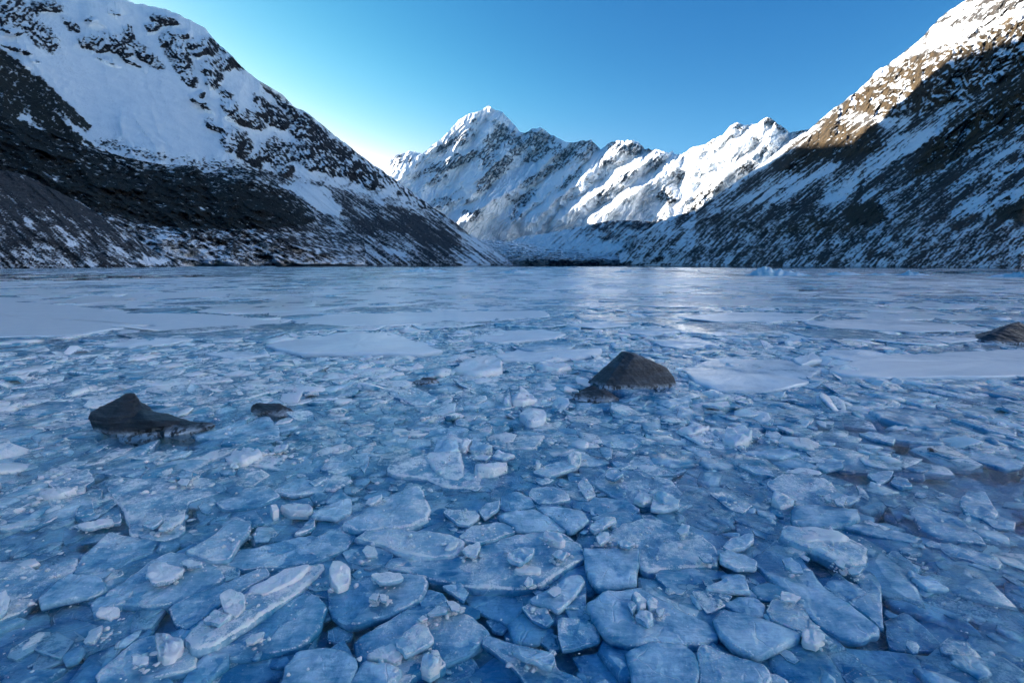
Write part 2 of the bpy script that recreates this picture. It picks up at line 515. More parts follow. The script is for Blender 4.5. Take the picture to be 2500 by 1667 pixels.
# ---- bush-covered spur in front of it
bush_ridge = [('d', -66, 15), (-420, 180), (-150, 240), (0, 281)] + Z1((200, 722), (400, 790), (520, 832), (700, 885), (900, 925), (1100, 935), (1150, 978), (1260, 942), (1350, 948), (1430, 962),
    (1560, 1040), (1680, 1120), (1765, 1195), (1790, 1225), (1850, 1262), (1960, 1300), (2050, 1330))
def rel_bush(sx, sy, t, R):
    p, q = rot(sx, sy, 30)
    return ridged(q / 60, p / 150, 3, 201) * 90 + fbm(sx / 12, sy / 9, 5, 211, 0.6) * 20 + ridged(q / 18, p / 50, 4, 214) * 36
def paint_bush(sx, sy, t, N, R, D, S):
    x, y = sx + 5 * fbm(sx / 20, sy / 20, 3, 221), sy + 4 * fbm(sx / 20, sy / 20, 3, 222)
    p, q = rot(sx, sy, 22)
    sn = -0.04 + 0.66 * fbm(p / 14, q / 5, 5, 223, 0.62) + 0.16 * fbm(sx / 60, sy / 40, 3, 224)
    sn += 0.16 * S
    edge = sstep(0.70, 0.99, t) * sstep(60, 200, sx)
    sn += 0.24 * edge
    # speckled right-hand flank
    fl = soft(x, y, Z1((1150, 985), (1260, 950), (1430, 965), (1560, 1045), (1690, 1130), (1790, 1230), (1740, 1250), (1560, 1130), (1400, 1040)), 14)
    sn += fl * (0.16 + 0.25 * fbm(p / 6, q / 5, 4, 225))
    for pl in (((230, 960), (330, 1000), (360, 1030), (280, 1000)), ((860, 1140), (920, 1150), (960, 1180), (900, 1165)), ((1090, 1160), (1190, 1170), (1150, 1190)),
               ((880, 915), (1000, 935), (960, 945)), ((0, 900), (60, 930), (30, 935))):
        sn += 0.55 * soft(x, y, Z1(*pl), 4)
    low = soft(x, y, Z1((420, 1120), (560, 1190), (760, 1235), (900, 1275), (1100, 1290), (1480, 1292), (1700, 1270), (1790, 1235), (1900, 1270), (2100, 1330), (2100, 1600), (0, 1600), (300, 1150)), 5)
    pm, qm = rot(sx, sy, 24)
    sl = 0.42 + 0.75 * fbm(pm / 16, qm / 3.4, 5, 231, 0.62) + 0.26 * fbm(sx / 70, sy / 14, 3, 233)
    # ribs on the moraine wall
    pr, qr = rot(sx, sy, 48)
    wall = sstep(370, 420, sx) * sstep(506, 520, sy) * sstep(575, 548, sy)
    sl += wall * (0.30 * fbm(qr / 3.2, pr / 40, 4, 235) - 0.06)
    sl += 0.30 * sstep(545, 590, sy + 0.02 * sx)
    sl -= 0.25 * sstep(470, 560, sx) * sstep(535, 560, sy) * sstep(604, 590, sy)
    ln = soft(x, sy, Z1((1090, 1287), (1480, 1289), (1480, 1295), (1090, 1294)), 2.0)
    sl += 0.5 * ln
    sl += 0.14 * S
    sn = sn * (1 - low) + sl * low
    return sn, (1 - low) * (1 - 0.35 * fl), low * 0.75
MAT_B = terrain_mat('bush_slope_surface', 3.2, (0.03, 0.028, 0.028), (0.06, 0.055, 0.055), (0.0085, 0.0085, 0.0065))
terrain('hill', 'dark scrub-covered spur and snowy moraine bench at the foot of the left mountain', bush_ridge,
        [(-660000, 1300), (-420, 1400), (0, 1500), (400, 1700), (720, 2100), (860, 2300)], [(-660000, 320), (-420, 340), (0, 380), (170, 460), (400, 640), (640, 900), (800, 1300), (860, 1700)],
        paint_bush, MAT_B, ncol=640, nrow=230, rel=rel_bush, jag=(2.2, 12), power=1.6, back=0.6)

# ---- scree fan at the left edge
scree_ridge = [('d', -66, 8), (-420, 330), (-150, 365), (0, 389)] + Z1((60, 968), (130, 985), (200, 1012), (250, 1040), (350, 1090), (480, 1160), (600, 1232), (700, 1292), (830, 1390), (900, 1425), (980, 1458), (1010, 1490), (1040, 1502))
def rel_scree(sx, sy, t, R):
    p, q = rot(sx, sy, 43)
    return ridged(q / 34, p / 300, 3, 251) * 14 + fbm(sx / 6, sy / 5, 5, 255, 0.6) * 2.6
def paint_scree(sx, sy, t, N, R, D, S):
    x, y = sx + 4 * fbm(sx / 16, sy / 16, 3, 261), sy + 4 * fbm(sx / 16, sy / 16, 3, 262)
    p, q = rot(sx, sy, 44)
    sn = 0.10 + 0.62 * fbm(q / 4.0, p / 22, 5, 265, 0.62) + 0.30 * fbm(q / 20, p / 90, 3, 267)
    sn += 0.30 * sstep(440, 600, sy - 0.05 * sx)
    for pl in (((115, 1215), (150, 1230), (190, 1290), (150, 1270)), ((230, 1130), (300, 1160), (340, 1230), (270, 1180)), ((320, 1270), (400, 1320), (460, 1390), (390, 1390)),
               ((420, 1470), (500, 1460), (550, 1490), (460, 1490)), ((740, 1470), (860, 1440), (960, 1465), (900, 1490), (800, 1490)), ((620, 1370), (690, 1400), (740, 1440), (680, 1420))):
        sn += 0.55 * soft(x, y, Z1(*pl), 5)
    sn += 0.16 * S
    sn -= 0.25 * soft(x, y, Z1((20, 1000), (200, 1020), (480, 1170), (420, 1230), (150, 1110), (0, 1060)), 14)
    return sn, 0 * t, 1 - 0.5 * sstep(0.25, 0.0, t)
MAT_S = terrain_mat('scree_surface', 1.1, (0.03, 0.028, 0.03), (0.06, 0.056, 0.06))
terrain('hill', 'grey scree fan with snow streaks at the left edge of the lake', scree_ridge,
        [(-660000, 500), (-420, 520), (0, 560), (200, 540), (360, 470), (424, 440)], [(-660000, 260), (-420, 270), (0, 300), (250, 350), (400, 420), (424, 430)],
        paint_scree, MAT_S, ncol=520, nrow=160, rel=rel_scree, jag=(1.6, 14), power=1.3, back=0.8)

# ================================================================== right mountain
right_ridge = Z3((-260, 1500), (-100, 1330), (0, 1262), (80, 1225), (160, 1200), (230, 1190), (290, 1135), (400, 1062), (510, 990), (600, 925), (700, 845), (760, 796), (800, 772), (870, 730), (900, 700), (960, 650), (1000, 612), (1040, 590), (1090, 548), (1140, 512), (1200, 455),
    (1240, 402), (1310, 365), (1380, 312), (1440, 265), (1490, 226), (1530, 180), (1560, 148), (1600, 105), (1640, 72), (1700, 35), (1750, 2)) + [(2330, -60), (2500, -150), (2750, -260), (3100, -380)]
R_CLIFF = Z3((1080, 560), (1200, 470), (1260, 400), (1400, 340), (1560, 290), (1800, 210), (2000, 60), (2300, -40), (2500, 200), (2075, 380), (1960, 470), (1900, 480), (1700, 570), (1430, 650), (1250, 660), (1150, 620), (1080, 690), (1020, 640))
R_TOPSNOW = Z3((1180, 470), (1240, 400), (1380, 310), (1500, 220), (1640, 130), (1800, 130), (2075, 0), (2400, -160), (2400, -20), (2075, 90), (1960, 130), (1800, 200), (1700, 250), (1560, 285), (1400, 330), (1280, 390))
R_SNOW = [((1180, 640), (1260, 660), (1340, 660), (1440, 668), (1330, 730), (1240, 680)),
    ((1800, 575), (1760, 600), (1700, 640), (1640, 700), (1560, 800), (1400, 880), (1200, 980), (1050, 1120), (1000, 1160), (900, 1150), (1080, 1010), (1240, 880), (1330, 800), (1480, 730), (1600, 670)),
    ((2075, 790), (2160, 780), (2160, 830), (1960, 880), (1870, 895), (1930, 850)),
    ((1100, 885), (1060, 920), (900, 1010), (760, 1090), (640, 1160), (590, 1165), (700, 1090), (860, 990), (980, 910)),
    ((960, 890), (900, 960), (760, 1040), (600, 1140), (560, 1140), (700, 1040), (840, 950)),
    ((320, 1200), (520, 1110), (640, 1060), (520, 1140), (400, 1195)),
    ((1720, 1140), (1900, 1090), (2075, 1070), (2200, 1080), (2000, 1160), (1850, 1220), (1780, 1200)),
    ((2075, 900), (2200, 880), (2200, 940), (1900, 960)), ((500, 985), (600, 925), (735, 825), (690, 880), (600, 950), (520, 1000))]
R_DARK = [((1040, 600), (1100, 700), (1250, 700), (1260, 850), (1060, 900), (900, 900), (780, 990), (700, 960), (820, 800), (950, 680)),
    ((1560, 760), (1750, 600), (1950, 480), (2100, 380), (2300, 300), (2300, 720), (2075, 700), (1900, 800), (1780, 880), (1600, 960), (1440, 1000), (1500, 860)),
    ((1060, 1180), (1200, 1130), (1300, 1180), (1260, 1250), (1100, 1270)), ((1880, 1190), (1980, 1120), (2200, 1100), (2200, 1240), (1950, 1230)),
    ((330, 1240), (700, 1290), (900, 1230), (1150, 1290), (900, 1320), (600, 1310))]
def rel_right(sx, sy, t, R):
    wx = sx + 9 * fbm(sx / 50, sy / 50, 3, 303); wy = sy + 9 * fbm(sx / 50, sy / 50, 3, 309)
    cl = soft(wx, wy, R_CLIFF, 16) * (1 - 0.85 * soft(wx, wy, R_TOPSNOW, 14))
    p, q = rot(wx, wy, 128)
    p2, q2 = rot(wx, wy, 142)
    big = ridged(q2 / 150, p2 / 600, 3, 311) * 120
    mid = ridged(q / 42, p / 120, 4, 321) * 50
    fin = ridged(q / 13, p / 26, 5, 331, 0.62) * 24
    gul = ridged(q2 / 24, p2 / 300, 3, 341) * 20
    low = sstep(0.0, 0.25, t)
    dk = np.zeros_like(sx)
    for pl in R_DARK: dk = np.maximum(dk, soft(wx, wy, Z3(*pl), 16))
    return (big * low * 1.4 + mid * (0.45 + 0.9 * np.maximum(cl, dk * 0.8)) * low + fin * (0.25 + 1.5 * np.maximum(cl, 0.75 * dk)) + gul * (1 - cl) * 1.5) * (R / 2600.0)
def paint_right(sx, sy, t, N, R, D, S):
    x = sx + 7 * fbm(sx / 24, sy / 24, 4, 401); y = sy + 6 * fbm(sx / 24, sy / 24, 4, 402)
    p, q = rot(sx, sy, 142)
    p3, q3 = rot(sx, sy, 150)
    streak = fbm(q / 4.5, p / 75, 4, 411, 0.6)
    bigs = fbm(q / 24, p / 150, 3, 421)
    spk = fbm(sx / 6, sy / 4.5, 5, 431, 0.62)
    sn = 0.36 + 0.55 * streak + 0.42 * bigs + 0.45 * spk
    snw = np.zeros_like(sx); dk = np.zeros_like(sx)
    for pl in R_SNOW: snw = np.maximum(snw, soft(x, y, Z3(*pl), 8))
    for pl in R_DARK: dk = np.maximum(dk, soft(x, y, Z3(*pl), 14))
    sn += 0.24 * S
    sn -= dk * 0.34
    sn += snw * (0.48 + 0.2 * streak)
    cl = soft(x, y, R_CLIFF, 9)
    pc, qc = rot(sx, sy, 145)
    cs = 0.16 + 0.28 * S + 0.75 * fbm(pc / 20, qc / 5.0, 5, 441, 0.64) + 0.36 * fbm(sx / 50, sy / 40, 3, 443) + 0.3 * (np.clip(N[..., 2], 0, 1) - 0.55)
    sn = sn * (1 - cl) + cs * cl
    ts = soft(x, y, R_TOPSNOW, 8)
    sn = sn * (1 - ts) + (0.64 + 0.55 * spk + 0.25 * S) * ts
    # moraine foot
    ft = sstep(0.34, 0.20, (615 - sy) / 330 - 0.02 + 0.02 * spk) * 1.0
    pm, qm = rot(sx, sy, 133)
    ms = 0.40 + 0.62 * fbm(qm / 4.2, pm / 40, 5, 451, 0.64) + 0.34 * fbm(sx / 7, sy / 5, 4, 455) + 0.30 * fbm(qm / 20, pm / 80, 3, 453)
    ms += 0.18 * S
    ms += 0.10 * sstep(1900, 2300, sx)
    sn = sn * (1 - ft) + ms * ft
    sn = sn + 0.22 * sstep(1660, 1500, sx)
    crestsnow = sstep(0.93, 1.0, t) * 0.25
    veg = np.maximum(soft(x, y, Z3((1060, 1180), (1200, 1130), (1300, 1180), (1260, 1250), (1100, 1270)), 10), soft(x, y, Z3((1880, 1190), (1980, 1120), (2200, 1100), (2200, 1240), (1950, 1230)), 10))
    sn = sn - veg * 0.3 + crestsnow
    sc = np.clip(1 - cl - dk, 0, 1)
    return sn, veg * 0.9, sc * 0.6
MAT_R = terrain_mat('right_mountain_surface', 3.2, (0.030, 0.022, 0.012), (0.105, 0.070, 0.034))
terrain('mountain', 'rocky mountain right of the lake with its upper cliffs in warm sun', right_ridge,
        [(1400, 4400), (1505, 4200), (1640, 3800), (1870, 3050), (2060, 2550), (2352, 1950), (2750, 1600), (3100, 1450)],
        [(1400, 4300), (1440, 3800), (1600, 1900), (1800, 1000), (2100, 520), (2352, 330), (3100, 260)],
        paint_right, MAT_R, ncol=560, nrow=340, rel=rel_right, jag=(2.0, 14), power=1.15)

# unseen valley wall past the viewer, added to bounce sunlight onto the ice
def paint_bounce_wall(sx, sy, t, N, R, D, S):
    n = fbm(R / 160, t * 22, 4, 9)
    return 0.95 + 0.8 * n - 0.5 * sstep(0.25, 0.0, t), 0 * t, 0 * t
def rel_bounce_wall(sx, sy, t, R):
    return ridged(R / 420, t * 6, 4, 871) * 90
terrain('mountain', 'unseen snow slopes added past the right mountain to bounce sun onto the ice',
        [('d', 54.5, 27), ('d', 60, 30), ('d', 75, 32), ('d', 95, 31), ('d', 120, 28), ('d', 145, 24), ('d', 165, 15)], [(550000, 1750), (800000, 1750), (1200000, 2100), (1650000, 3000)],
        [(550000, 330), (800000, 330), (1200000, 420), (1650000, 700)], paint_bounce_wall, MAT_R, ncol=160, nrow=70, rel=rel_bounce_wall, power=1.15)

# ================================================================== far massif
massif_ridge = Z2((280, 640), (340, 600), (370, 560), (385, 520), (400, 500), (430, 475), (460, 460), (490, 450), (520, 445), (560, 446), (590, 455), (605, 462), (650, 420), (700, 380), (735, 355), (760, 330), (800, 285), (840, 240), (870, 222), (900, 205),
    (930, 198), (960, 190), (985, 178), (1010, 163), (1030, 150), (1045, 163), (1070, 180), (1090, 183), (1110, 190), (1130, 212), (1170, 250), (1200, 285), (1230, 322), (1255, 326), (1280, 320), (1295, 305), (1310, 295), (1335, 300), (1355, 290), (1375, 298), (1400, 322), (1420, 335),
    (1470, 358), (1520, 387), (1545, 382), (1570, 390), (1610, 376), (1650, 378), (1680, 370), (1705, 392), (1740, 432), (1765, 415), (1790, 392), (1830, 380), (1860, 376), (1940, 374), (1985, 385), (2010, 410), (2022, 432), (2045, 428), (2060, 434), (2100, 430), (2140, 446), (2170, 452), (2200, 444), (2215, 458), (2260, 466), (2352, 480), (2600, 560))
SPURS = [ # (polyline in zoom-2 pixels, width, push towards the viewer in metres)
    (((1030, 150), (1085, 260), (1010, 330), (1000, 420), (975, 560)), 60, 330), (((1130, 212), (1100, 290), (1060, 420), (1010, 470)), 45, 240), (((1230, 322), (1190, 380), (1080, 470), (970, 560)), 70, 330),
    (((1355, 290), (1290, 370), (1140, 460), (1060, 520), (1000, 590), (930, 690)), 80, 430), (((1545, 385), (1470, 440), (1400, 520), (1270, 630), (1150, 700), (1000, 800), (860, 900)), 80, 480),
    (((1680, 372), (1620, 470), (1540, 560), (1420, 690), (1250, 830), (1160, 900)), 80, 480), (((1940, 376), (1800, 470), (1700, 560), (1560, 680), (1400, 800), (1290, 895)), 80, 560),
    (((2140, 446), (2000, 530), (1850, 640), (1640, 760), (1480, 870)), 75, 520), (((2280, 470), (2130, 600), (1990, 680), (1860, 780), (1720, 890)), 70, 460),
    (((960, 190), (880, 300), (830, 420), (760, 520), (640, 640), (600, 740)), 70, 260), (((760, 330), (660, 430), (560, 520), (470, 600), (430, 640)), 60, 260), (((820, 420), (720, 500), (640, 600), (560, 700)), 40, 180),
    (((1000, 440), (900, 450), (760, 530), (640, 570)), 45, 220), (((930, 690), (820, 760), (700, 800), (640, 900)), 60, 260), (((1160, 720), (1050, 800), (930, 900)), 55, 260)]
def spur_field(x, y):
    s = np.zeros_like(x)
    for pts, wd, amp in SPURS:
        d = segdist(x, y, Z2(*pts))
        s = np.maximum(s, amp * np.clip(1 - d / (wd / 2.7778 * 1.7), 0, 1))
    return s
def rel_massif(sx, sy, t, R):
    wx = sx + 6 * fbm(sx / 40, sy / 40, 3, 503); wy = sy + 6 * fbm(sx / 40, sy / 40, 3, 509)
    s = spur_field(wx, wy)
    p, q = rot(wx, wy, 128)
    rk = blobs(wx, wy, MROCK)
    return s * 1.25 + ridged(q / 26, p / 110, 3, 511) * 120 + ridged(q / 9, p / 34, 4, 521, 0.5) * (70 + 70 * rk) + ridged(q / 3.4, p / 12, 3, 525) * (14 + 46 * rk) + fbm(wx / 4, wy / 5, 4, 531) * (16 * rk)
MROCK = B2([(900, 480, 170, 30, -25), (780, 520, 110, 36, -30), (640, 560, 110, 22, -30, .8), (1060, 380, 70, 60, 60), (1120, 330, 90, 50, 50), (1190, 390, 80, 60, 45), (1300, 350, 60, 60, 0), (1400, 400, 110, 60, 25), (1330, 470, 90, 40, -20, .9),
    (1020, 500, 50, 50, 120, .9), (1080, 560, 130, 40, -42), (1000, 660, 60, 50, 0, .8), (880, 350, 90, 40, -40), (760, 400, 120, 26, -40, .8), (960, 250, 30, 50, 80, .6), (1620, 430, 90, 60, -20), (1500, 500, 110, 40, -40, .9), (1400, 570, 90, 30, -40, .8),
    (1900, 420, 120, 40, 10), (1780, 510, 60, 36, -30, .8), (1290, 620, 60, 30, -30, .8), (1240, 760, 130, 40, -40, .75), (920, 850, 70, 60, 0, .75), (1190, 850, 40, 40, 0, .85), (740, 760, 100, 40, -20, .6), (700, 620, 90, 30, -30, .6),
    (1560, 620, 120, 26, -42, .7), (1750, 720, 60, 60, 0, .55), (1900, 600, 110, 30, -35, .65), (2100, 520, 60, 40, -30, .7), (450, 510, 60, 30, -40, .7), (520, 500, 40, 36, 0, .6), (2060, 440, 60, 20, 10), (1560, 750, 50, 20, -30, .6)])
def paint_massif(sx, sy, t, N, R, D, S):
    x = sx + 6 * fbm(sx / 18, sy / 18, 4, 601); y = sy + 6 * fbm(sx / 18, sy / 18, 4, 602)
    rk = blobs(x, y, MROCK)
    p, q = rot(sx, sy, 128)
    n1 = fbm(q / 4.5, p / 10, 5, 611, 0.62)
    n2 = fbm(sx / 14, sy / 14, 4, 615)
    steep = 1 - np.clip(N[..., 2], 0, 1)
    sn = 1.05 - 0.78 * sstep(0.1, 0.8, rk) * (0.65 + 0.6 * ridged(q / 6, p / 12, 4, 617)) - 0.60 * n1 * (0.35 + sstep(0.1, .6, rk)) - 0.30 * n2 - 0.5 * np.clip(steep - 0.72, 0, 1)
    sn += 0.20 * S
    sn += 0.35 * soft(x, y, Z2((860, 300), (980, 220), (1030, 150), (1090, 190), (1130, 250), (1050, 300), (980, 400), (900, 390)), 7)
    sn += 0.5 * soft(x, y, Z2((700, 460), (820, 420), (960, 385), (985, 400), (920, 425), (800, 440)), 4)
    sn += 0.4 * soft(x, y, Z2((780, 600), (880, 520), (990, 560), (960, 640), (840, 640)), 8)
    sn += 0.4 * soft(x, y, Z2((1180, 560), (1300, 520), (1450, 470), (1400, 540), (1230, 640), (1150, 640)), 8)
    sn += 0.12 + 0.45 * sstep(780, 940, (sy - 188.2) * 2.7778)
    return sn, 0 * t, 0 * t
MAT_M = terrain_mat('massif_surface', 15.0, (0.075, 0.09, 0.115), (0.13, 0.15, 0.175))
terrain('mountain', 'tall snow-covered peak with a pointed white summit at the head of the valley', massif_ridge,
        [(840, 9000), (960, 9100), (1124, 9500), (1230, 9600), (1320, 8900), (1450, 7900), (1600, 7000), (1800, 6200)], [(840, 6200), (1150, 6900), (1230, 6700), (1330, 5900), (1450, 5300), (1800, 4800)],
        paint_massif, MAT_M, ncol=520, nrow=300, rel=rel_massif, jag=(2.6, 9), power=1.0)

# ---- sunlit peak to the right of it
peak_ridge = Z3((-420, 1010), (-300, 960), (-200, 935), (-120, 915), (0, 888), (40, 868), (90, 858), (120, 868), (150, 872), (180, 850), (200, 832), (240, 822), (280, 815), (330, 782), (380, 762), (400, 735), (420, 712), (445, 695), (465, 692), (500, 706), (540, 700), (570, 700), (600, 676), (630, 660), (655, 668), (680, 690),
    (710, 710), (760, 746), (800, 740), (830, 735), (870, 724), (950, 720), (1100, 740))
PSPURS = [(((630, 660), (600, 750), (520, 800), (400, 880), (250, 960), (120, 940), (20, 1010), (-100, 1080)), 60, 420), (((465, 692), (380, 790), (260, 860), (150, 930), (20, 1000)), 50, 300), (((680, 690), (640, 800), (540, 900), (420, 960), (330, 1040), (260, 1120)), 60, 380),
    (((120, 940), (200, 1020), (180, 1120), (120, 1200)), 50, 260), (((20, 1010), (90, 1090), (60, 1180)), 50, 240)]
def rel_peak(sx, sy, t, R):
    wx = sx + 6 * fbm(sx / 26, sy / 26, 4, 703); wy = sy + 6 * fbm(sx / 26, sy / 26, 4, 709)
    s = np.zeros_like(sx)
    for pts, wd, amp in PSPURS:
        s = np.maximum(s, amp * np.clip(1 - segdist(wx, wy, Z3(*pts)) / (wd / 2.4507 * 1.7), 0, 1))
    p, q = rot(wx, wy, 135)
    return s + ridged(q / 24, p / 80, 3, 711) * 110 + ridged(q / 8, p / 28, 4, 721, 0.5) * 60 + ridged(q / 3.2, p / 11, 3, 725) * 14
PROCK = B3([(640, 680, 40, 30, 20, .9), (700, 710, 60, 26, 40, .8), (450, 710, 40, 22, 0, .9), (330, 800, 50, 18, -25, .7), (620, 850, 70, 30, -45, .6), (500, 950, 60, 24, -40, .7), (130, 990, 60, 40, 30, .6), (60, 1110, 70, 50, 30, .8), (180, 1000, 30, 40, 0, .6),
    (240, 1140, 90, 40, -40, 1), (330, 1060, 60, 30, -40, .9), (420, 780, 40, 16, -30, .6), (560, 780, 40, 16, 20, .5), (40, 880, 60, 20, 0, .7), (-60, 960, 60, 24, -35, .7), (540, 940, 50, 20, -45, .8), (800, 740, 60, 14, 0, .9)])
def paint_peak(sx, sy, t, N, R, D, S):
    x = sx + 5 * fbm(sx / 16, sy / 16, 4, 731); y = sy + 5 * fbm(sx / 16, sy / 16, 4, 732)
    rk = blobs(x, y, PROCK)
    p, q = rot(sx, sy, 135)
    n1 = fbm(q / 4.5, p / 9, 5, 741, 0.62)
    sn = 1.10 - 0.85 * sstep(0.15, 0.8, rk) * (0.7 + 0.5 * n1) - 0.36 * n1 * (0.4 + rk) - 0.25 * fbm(sx / 10, sy / 12, 4, 745) + 0.16 * S
    return sn, 0 * t, 0 * t
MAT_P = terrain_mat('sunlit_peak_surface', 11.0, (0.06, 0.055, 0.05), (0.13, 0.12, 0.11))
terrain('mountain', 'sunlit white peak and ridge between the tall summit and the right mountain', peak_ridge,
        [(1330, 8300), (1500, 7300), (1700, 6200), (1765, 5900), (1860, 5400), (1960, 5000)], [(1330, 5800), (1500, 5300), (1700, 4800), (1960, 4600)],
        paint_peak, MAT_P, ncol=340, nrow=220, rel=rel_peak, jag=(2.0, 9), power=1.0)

# ---- lateral moraine and glacier tongue at the head of the lake
mor_ridge = Z2((1180, 1010), (1240, 985), (1340, 975), (1400, 965), (1480, 950), (1560, 935), (1630, 918), (1720, 900), (1800, 886), (1900, 884), (2000, 886), (2060, 892), (2090, 885), (2160, 868), (2260, 850), (2400, 830), (2600, 850))
def rel_mor(sx, sy, t, R):
    p, q = rot(sx, sy, 135)
    return ridged(q / 12, p / 90, 4, 801) * 60 + fbm(sx / 7, sy / 5, 4, 805) * 14
def paint_mor(sx, sy, t, N, R, D, S):
    p, q = rot(sx, sy, 138)
    zx, zy = (sx - 752.6) * 2.7778, (sy - 188.2) * 2.7778
    sn = 0.52 + 0.42 * fbm(q / 3.4, p / 46, 4, 811, 0.62) + 0.2 * fbm(sx / 26, sy / 10, 3, 815) - 0.16 * sstep(0.45, 0.9, t) * sstep(1600, 1750, zx) + 0.30 * sstep(1700, 1300, zx)
    sn += 0.35 * soft(sx, sy, Z2((1560, 1010), (1720, 1010), (1900, 1060), (1800, 1090), (1600, 1060)), 10)
    return sn + 0.14, 0 * t, 0.35 + 0 * t
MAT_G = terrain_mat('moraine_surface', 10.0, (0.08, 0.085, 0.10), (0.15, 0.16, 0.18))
terrain('hill', 'ribbed lateral moraine below the sunlit peak', mor_ridge, [(1170, 5400), (1400, 4800), (1700, 4400)], [(1170, 5000), (1300, 4300), (1700, 3900)], paint_mor, MAT_G,
        ncol=260, nrow=120, rel=rel_mor, jag=(1.2, 10), power=1.1)

gl_ridge = Z2((900, 1010), (960, 1005), (1040, 1010), (1120, 1015), (1200, 1020), (1280, 1035), (1340, 1045), (1400, 1055), (1480, 1062), (1560, 1066), (1640, 1072), (1720, 1080), (1800, 1095), (1900, 1120), (2000, 1160))
def rel_gl(sx, sy, t, R):
    return ridged(sx / 12, sy / 4, 4, 821) * 90 + fbm(sx / 4, sy / 2, 4, 825) * 20
def paint_gl(sx, sy, t, N, R, D, S):
    sn = 0.66 + 0.55 * fbm(sx / 9, sy / 2.6, 5, 831, 0.62) + 0.2 * fbm(sx / 30, sy / 9, 3, 833)
    zx, zy = (sx - 752.6) * 2.7778, (sy - 188.2) * 2.7778
    sn -= 0.35 * sstep(1120, 1150, zy) * sstep(1150, 1350, zx)
    return sn + 0.12, 0 * t, 0.25 + 0 * t
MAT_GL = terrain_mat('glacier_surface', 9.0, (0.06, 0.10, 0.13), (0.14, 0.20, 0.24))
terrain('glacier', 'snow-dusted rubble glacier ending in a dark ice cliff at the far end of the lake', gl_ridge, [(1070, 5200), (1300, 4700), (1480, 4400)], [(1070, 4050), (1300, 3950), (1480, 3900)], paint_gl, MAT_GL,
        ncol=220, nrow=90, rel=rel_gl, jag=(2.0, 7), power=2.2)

# ------------------------------------------------------------------ the air
t = NT('air')
pv = t.n('ShaderNodeVolumePrincipled')
pv.inputs['Color'].default_value = (0.16, 0.52, 1.0, 1)
pv.inputs['Density'].default_value = 0.7e-5
pv.inputs['Anisotropy'].default_value = 0.0
t.l(pv.outputs[0], t.out.inputs['Volume'])
X0, X1, Y0, Y1, H0, H1 = -14000, 14000, -6000, 19000, -40, 4200
me = mesh_np('haze', [(X0, Y0, H0), (X1, Y0, H0), (X1, Y1, H0), (X0, Y1, H0), (X0, Y0, H1), (X1, Y0, H1), (X1, Y1, H1), (X0, Y1, H1)],
             [(0, 3, 2, 1), (4, 5, 6, 7), (0, 1, 5, 4), (1, 2, 6, 5), (2, 3, 7, 6), (3, 0, 4, 7)], mat=t.m, smooth=False)
tag(link('haze', me), 'thin cold mountain haze', kind='stuff')
